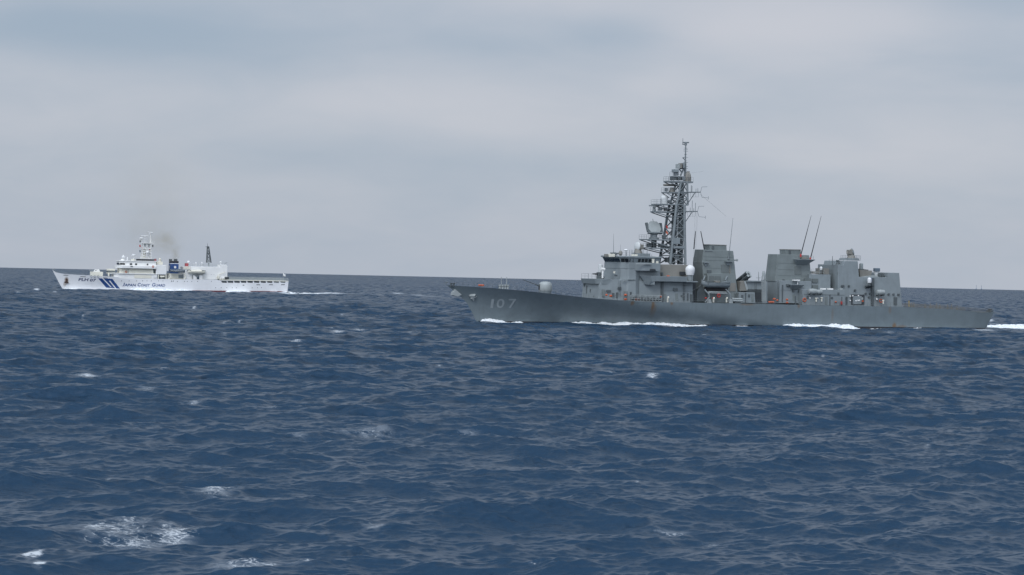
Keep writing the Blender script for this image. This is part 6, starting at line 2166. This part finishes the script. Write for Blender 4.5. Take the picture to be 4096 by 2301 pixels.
def wash(S, prof, width, name, lab, seed):
    """foam heaped against the port side; prof = (photo column, row, height m, spread factor)"""
    xs_, hs_, ws_ = [], [], []
    for px, py, h, wf in prof:
        Y = 6.0
        for _ in range(12):
            x, _z = S.q(px, py, Y)
            Y = S.b(min(x, interp(0.3, S.stem) - .02), .3)
        xs_.append(x)
        hs_.append(h)
        ws_.append(wf)
    x0, x1 = max(xs_), min(xs_)
    nx = int((x0 - x1) / .16)
    ny = 26
    xx = np.linspace(x0, x1, nx)
    order = np.argsort(xs_)
    H = np.interp(xx, np.array(xs_)[order], np.array(hs_)[order])
    WF = np.interp(xx, np.array(xs_)[order], np.array(ws_)[order])
    xt = interp(.3, S.tran)
    bb = np.array([S.b(max(min(x, interp(.3, S.stem) - .02), xt), .3) for x in xx])
    tt_ = np.linspace(0, 1, ny)
    X = np.repeat(xx[:, None], ny, 1)
    Yv = bb[:, None] - .15 + tt_[None, :] * width * WF[:, None]
    wx = S.o[0] + S.u[0] * X + S.p[0] * Yv
    wy = S.o[1] + S.u[1] * X + S.p[1] * Yv
    surf = wave_height(wx, wy, 3.0)
    surf = np.maximum(surf, S.o[2] - .25)
    n1_ = fbm(X * .45, Yv * .8, seed)
    n2_ = fbm(X * 2.2, Yv * 2.4, seed + 9)
    shape = (1 - tt_[None, :]) ** .8 * np.minimum(1, tt_[None, :] * 8 + .5)
    hgt = H[:, None] * shape * (.25 + 1.5 * n1_) + (n2_ - .5) * .42 * np.minimum(1, H[:, None] * 2) - .10 - .35 * tt_[None, :] ** 2
    hgt = np.where(H[:, None] < .02, -.6, hgt)
    Zw = surf + hgt
    vs = np.stack([wx, wy, Zw], -1).reshape(-1, 3)
    c0 = vs.mean(0)
    fs = []
    for i in range(nx - 1):
        for j in range(ny - 1):
            if max(hgt[i, j], hgt[i + 1, j], hgt[i, j + 1], hgt[i + 1, j + 1]) > -.22:
                a = i * ny + j
                fs.append((a, a + 1, a + ny + 1, a + ny))
    me = bpy.data.meshes.new(name)
    me.from_pydata([tuple(v - c0) for v in vs], [], fs)
    bm = bmesh.new()
    bm.from_mesh(me)
    bmesh.ops.delete(bm, geom=[v for v in bm.verts if not v.link_faces], context='VERTS')
    bm.to_mesh(me)
    bm.free()
    me.materials.append(M('foam'))
    for p_ in me.polygons:
        p_.use_smooth = True
    o = bpy.data.objects.new(name, me)
    COL.objects.link(o)
    o.location = c0
    tag(o, lab, 'foam', None, 'stuff')
    return o


wash(D, [(1912, 1284, .0, .6), (1925, 1285, .8, 1), (1960, 1288, .75, 1), (2000, 1291, .5, .9), (2040, 1292, .45, .9), (2080, 1294, .42, 1.0), (2118, 1298, .05, .8),
         (2140, 1298, .0, .6), (2235, 1299, .0, .8), (2245, 1300, .8, 1.1), (2280, 1300, 1.0, 1.3), (2330, 1300, .9, 1.3), (2420, 1302, .75, 1.2), (2500, 1303, .8, 1.2), (2560, 1304, .6, 1.1),
         (2612, 1304, .4, 1), (2650, 1306, .6, 1.1), (2700, 1308, .5, 1), (2760, 1308, .5, 1), (2830, 1310, .3, .9), (2850, 1310, .0, .6), (2890, 1310, .0, .8), (2900, 1310, .22, 1.1),
         (2985, 1310, .2, 1), (3000, 1310, .0, .8), (3125, 1312, .0, .8), (3140, 1312, .6, 1.2), (3220, 1312, .65, 1.3), (3330, 1311, .75, 1.3), (3410, 1310, .9, 1.2), (3440, 1309, .2, 1),
         (3460, 1309, .0, .8), (3490, 1312, .3, 1), (3560, 1313, .35, 1), (3630, 1313, .3, 1), (3670, 1312, .75, 1.1), (3720, 1313, .35, 1.2), (3850, 1314, .18, 1.2), (3936, 1314, .35, 1.2)],
     2.6, 'hull_wash', 'white bow wave and wash running along the side of the grey destroyer', 3)
wash(W, [(252, 1156, .2, 1.0), (262, 1157, .45, 1.2), (300, 1156, .5, 1.3), (360, 1155, .4, 1.2), (400, 1153, .5, 1.2), (440, 1157, .35, 1.2), (480, 1160, .5, 1.2), (520, 1162, .75, 1.3), (560, 1158, .95, 1.3),
         (600, 1160, 1.05, 1.4), (640, 1164, 1.0, 1.4), (700, 1166, .9, 1.4), (740, 1168, .65, 1.3), (780, 1168, .25, 1.2), (820, 1167, .1, 1), (850, 1168, .0, 1), (900, 1170, .0, 1), (905, 1171, .4, 1.4), (950, 1173, .45, 1.5),
         (985, 1174, .5, 1.3), (1005, 1173, .0, 1), (1070, 1173, .0, 1), (1080, 1173, .25, 1), (1105, 1173, .2, 1), (1115, 1173, .0, 1), (1146, 1174, .5, 1.2)],
     3.2, 'hull_wash', 'white wash running along the side of the white coast guard ship', 8)



def wake(S, px0, py0, px1, py1, width, height, name, lab, seed, breaks=.0):
    """churned water left astern: a low lumpy ridge between two points of the sea"""
    a, b = sea_point(px0, py0), sea_point(px1, py1)
    d = (b - a)[:2]
    L_ = np.linalg.norm(d)
    d = d / L_
    nrm = np.array([-d[1], d[0]])
    nx, ny = int(L_ / .3), 22
    t1, t2 = np.meshgrid(np.linspace(0, L_, nx), np.linspace(-1, 1, ny), indexing='ij')
    wx = a[0] + d[0] * t1 + nrm[0] * t2 * width
    wy = a[1] + d[1] * t1 + nrm[1] * t2 * width
    surf = wave_height(wx, wy, 3.0)
    surf = np.maximum(surf, -(wx ** 2 + wy ** 2) / (2 * EARTH) - .2)
    n1_, n2_ = fbm(t1 * .22, t2 * width * .5 + 5, seed), fbm(t1 * 1.6, t2 * width * 1.8 + 3, seed + 5)
    fade = np.clip(1.1 - t1 / L_ * .6, 0, 1)
    hgt = height * (1 - t2 ** 2) * (n1_ * 1.8 - breaks) * fade + (n2_ - .5) * .5 * height - .12 - .3 * t2 ** 2
    vs = np.stack([wx, wy, surf + hgt], -1).reshape(-1, 3)
    c0 = vs.mean(0)
    fs = []
    for i in range(nx - 1):
        for j in range(ny - 1):
            if max(hgt[i, j], hgt[i + 1, j], hgt[i, j + 1], hgt[i + 1, j + 1]) > -.25:
                q0 = i * ny + j
                fs.append((q0, q0 + 1, q0 + ny + 1, q0 + ny))
    me = bpy.data.meshes.new(name)
    me.from_pydata([tuple(v - c0) for v in vs], [], fs)
    bm = bmesh.new()
    bm.from_mesh(me)
    bmesh.ops.delete(bm, geom=[v for v in bm.verts if not v.link_faces], context='VERTS')
    bmesh.ops.recalc_face_normals(bm, faces=bm.faces)
    bm.to_mesh(me)
    bm.free()
    me.materials.append(M('foam'))
    for p_ in me.polygons:
        p_.use_smooth = True
    o = bpy.data.objects.new(name, me)
    COL.objects.link(o)
    o.location = c0
    tag(o, lab, 'foam', None, 'stuff')


wake(D, 3936, 1312, 4150, 1316, 4.5, 1.3, 'stern_wake', 'white churned wake behind the stern of the grey destroyer', 21, .25)
wake(W, 1150, 1174, 1400, 1177, 3.0, .85, 'stern_wake', 'broken white wake behind the stern of the white ship', 31, .62)
# ------------------------------------------------------------------ funnel smoke of the coast guard ship
PUFF = [(700, 1036, 1.1, .9), (702, 1020, 1.5, .9), (698, 1003, 2.0, .8), (690, 988, 2.8, .8), (676, 975, 3.6, 1.0), (660, 968, 4.2, 1.15), (642, 964, 4.8, .9), (618, 953, 5.6, .60), (592, 938, 7.0, .40), (562, 920, 9.0, .30),
        (620, 890, 10, .32), (640, 850, 11, .30), (615, 785, 14, .24), (650, 735, 12, .18)]
pw_ = [(W.world(tuple(wp(px, py, 0))), r, d) for px, py, r, d in PUFF]
lo = np.min([c - 1.8 * r for c, r, d in pw_], axis=0)
hi = np.max([c + 1.8 * r for c, r, d in pw_], axis=0)
hi0 = pw_[0][0]
lo[2] = hi0[2] - .8
mb = MB().box(lo[0], hi[0], lo[1], hi[1], lo[2], hi[2])
ms = bpy.data.materials.new('brown smoke')
ms.use_nodes = True
t = ms.node_tree
t.nodes.clear()
geo = t.nodes.new('ShaderNodeNewGeometry')
dens = None
for c, r, d in pw_:
    vm = t.nodes.new('ShaderNodeVectorMath')
    vm.operation = 'DISTANCE'
    t.links.new(geo.outputs['Position'], vm.inputs[0])
    vm.inputs[1].default_value = tuple(float(v) for v in c)
    q_ = math_node(t, 'MULTIPLY', vm.outputs['Value'], 1 / (r * 1.05))
    g = math_node(t, 'MULTIPLY', math_node(t, 'EXPONENT', math_node(t, 'MULTIPLY', math_node(t, 'MULTIPLY', q_, q_), -1.0)), d / r * (1.15 if r > 8 else 1.0))
    dens = g if dens is None else math_node(t, 'MAXIMUM', dens, g)
nz = noise(t, mapping(t, geo.outputs['Position'], (1, 1, 1.2)), .22, 4, .6, .5)
dens = math_node(t, 'MULTIPLY', dens, math_node(t, 'MULTIPLY', ramp(t, nz, .25, .75), 0.30))
pv = t.nodes.new('ShaderNodeVolumePrincipled')
pv.inputs['Color'].default_value = (.62, .50, .22, 1)
pv.inputs['Anisotropy'].default_value = .2
t.links.new(dens, pv.inputs['Density'])
om = t.nodes.new('ShaderNodeOutputMaterial')
t.links.new(pv.outputs[0], om.inputs['Volume'])
sm = mb.build('smoke', ms)
tag(sm, 'thin brown smoke drifting forward from the blue funnel of the white ship', 'smoke', None, 'stuff')
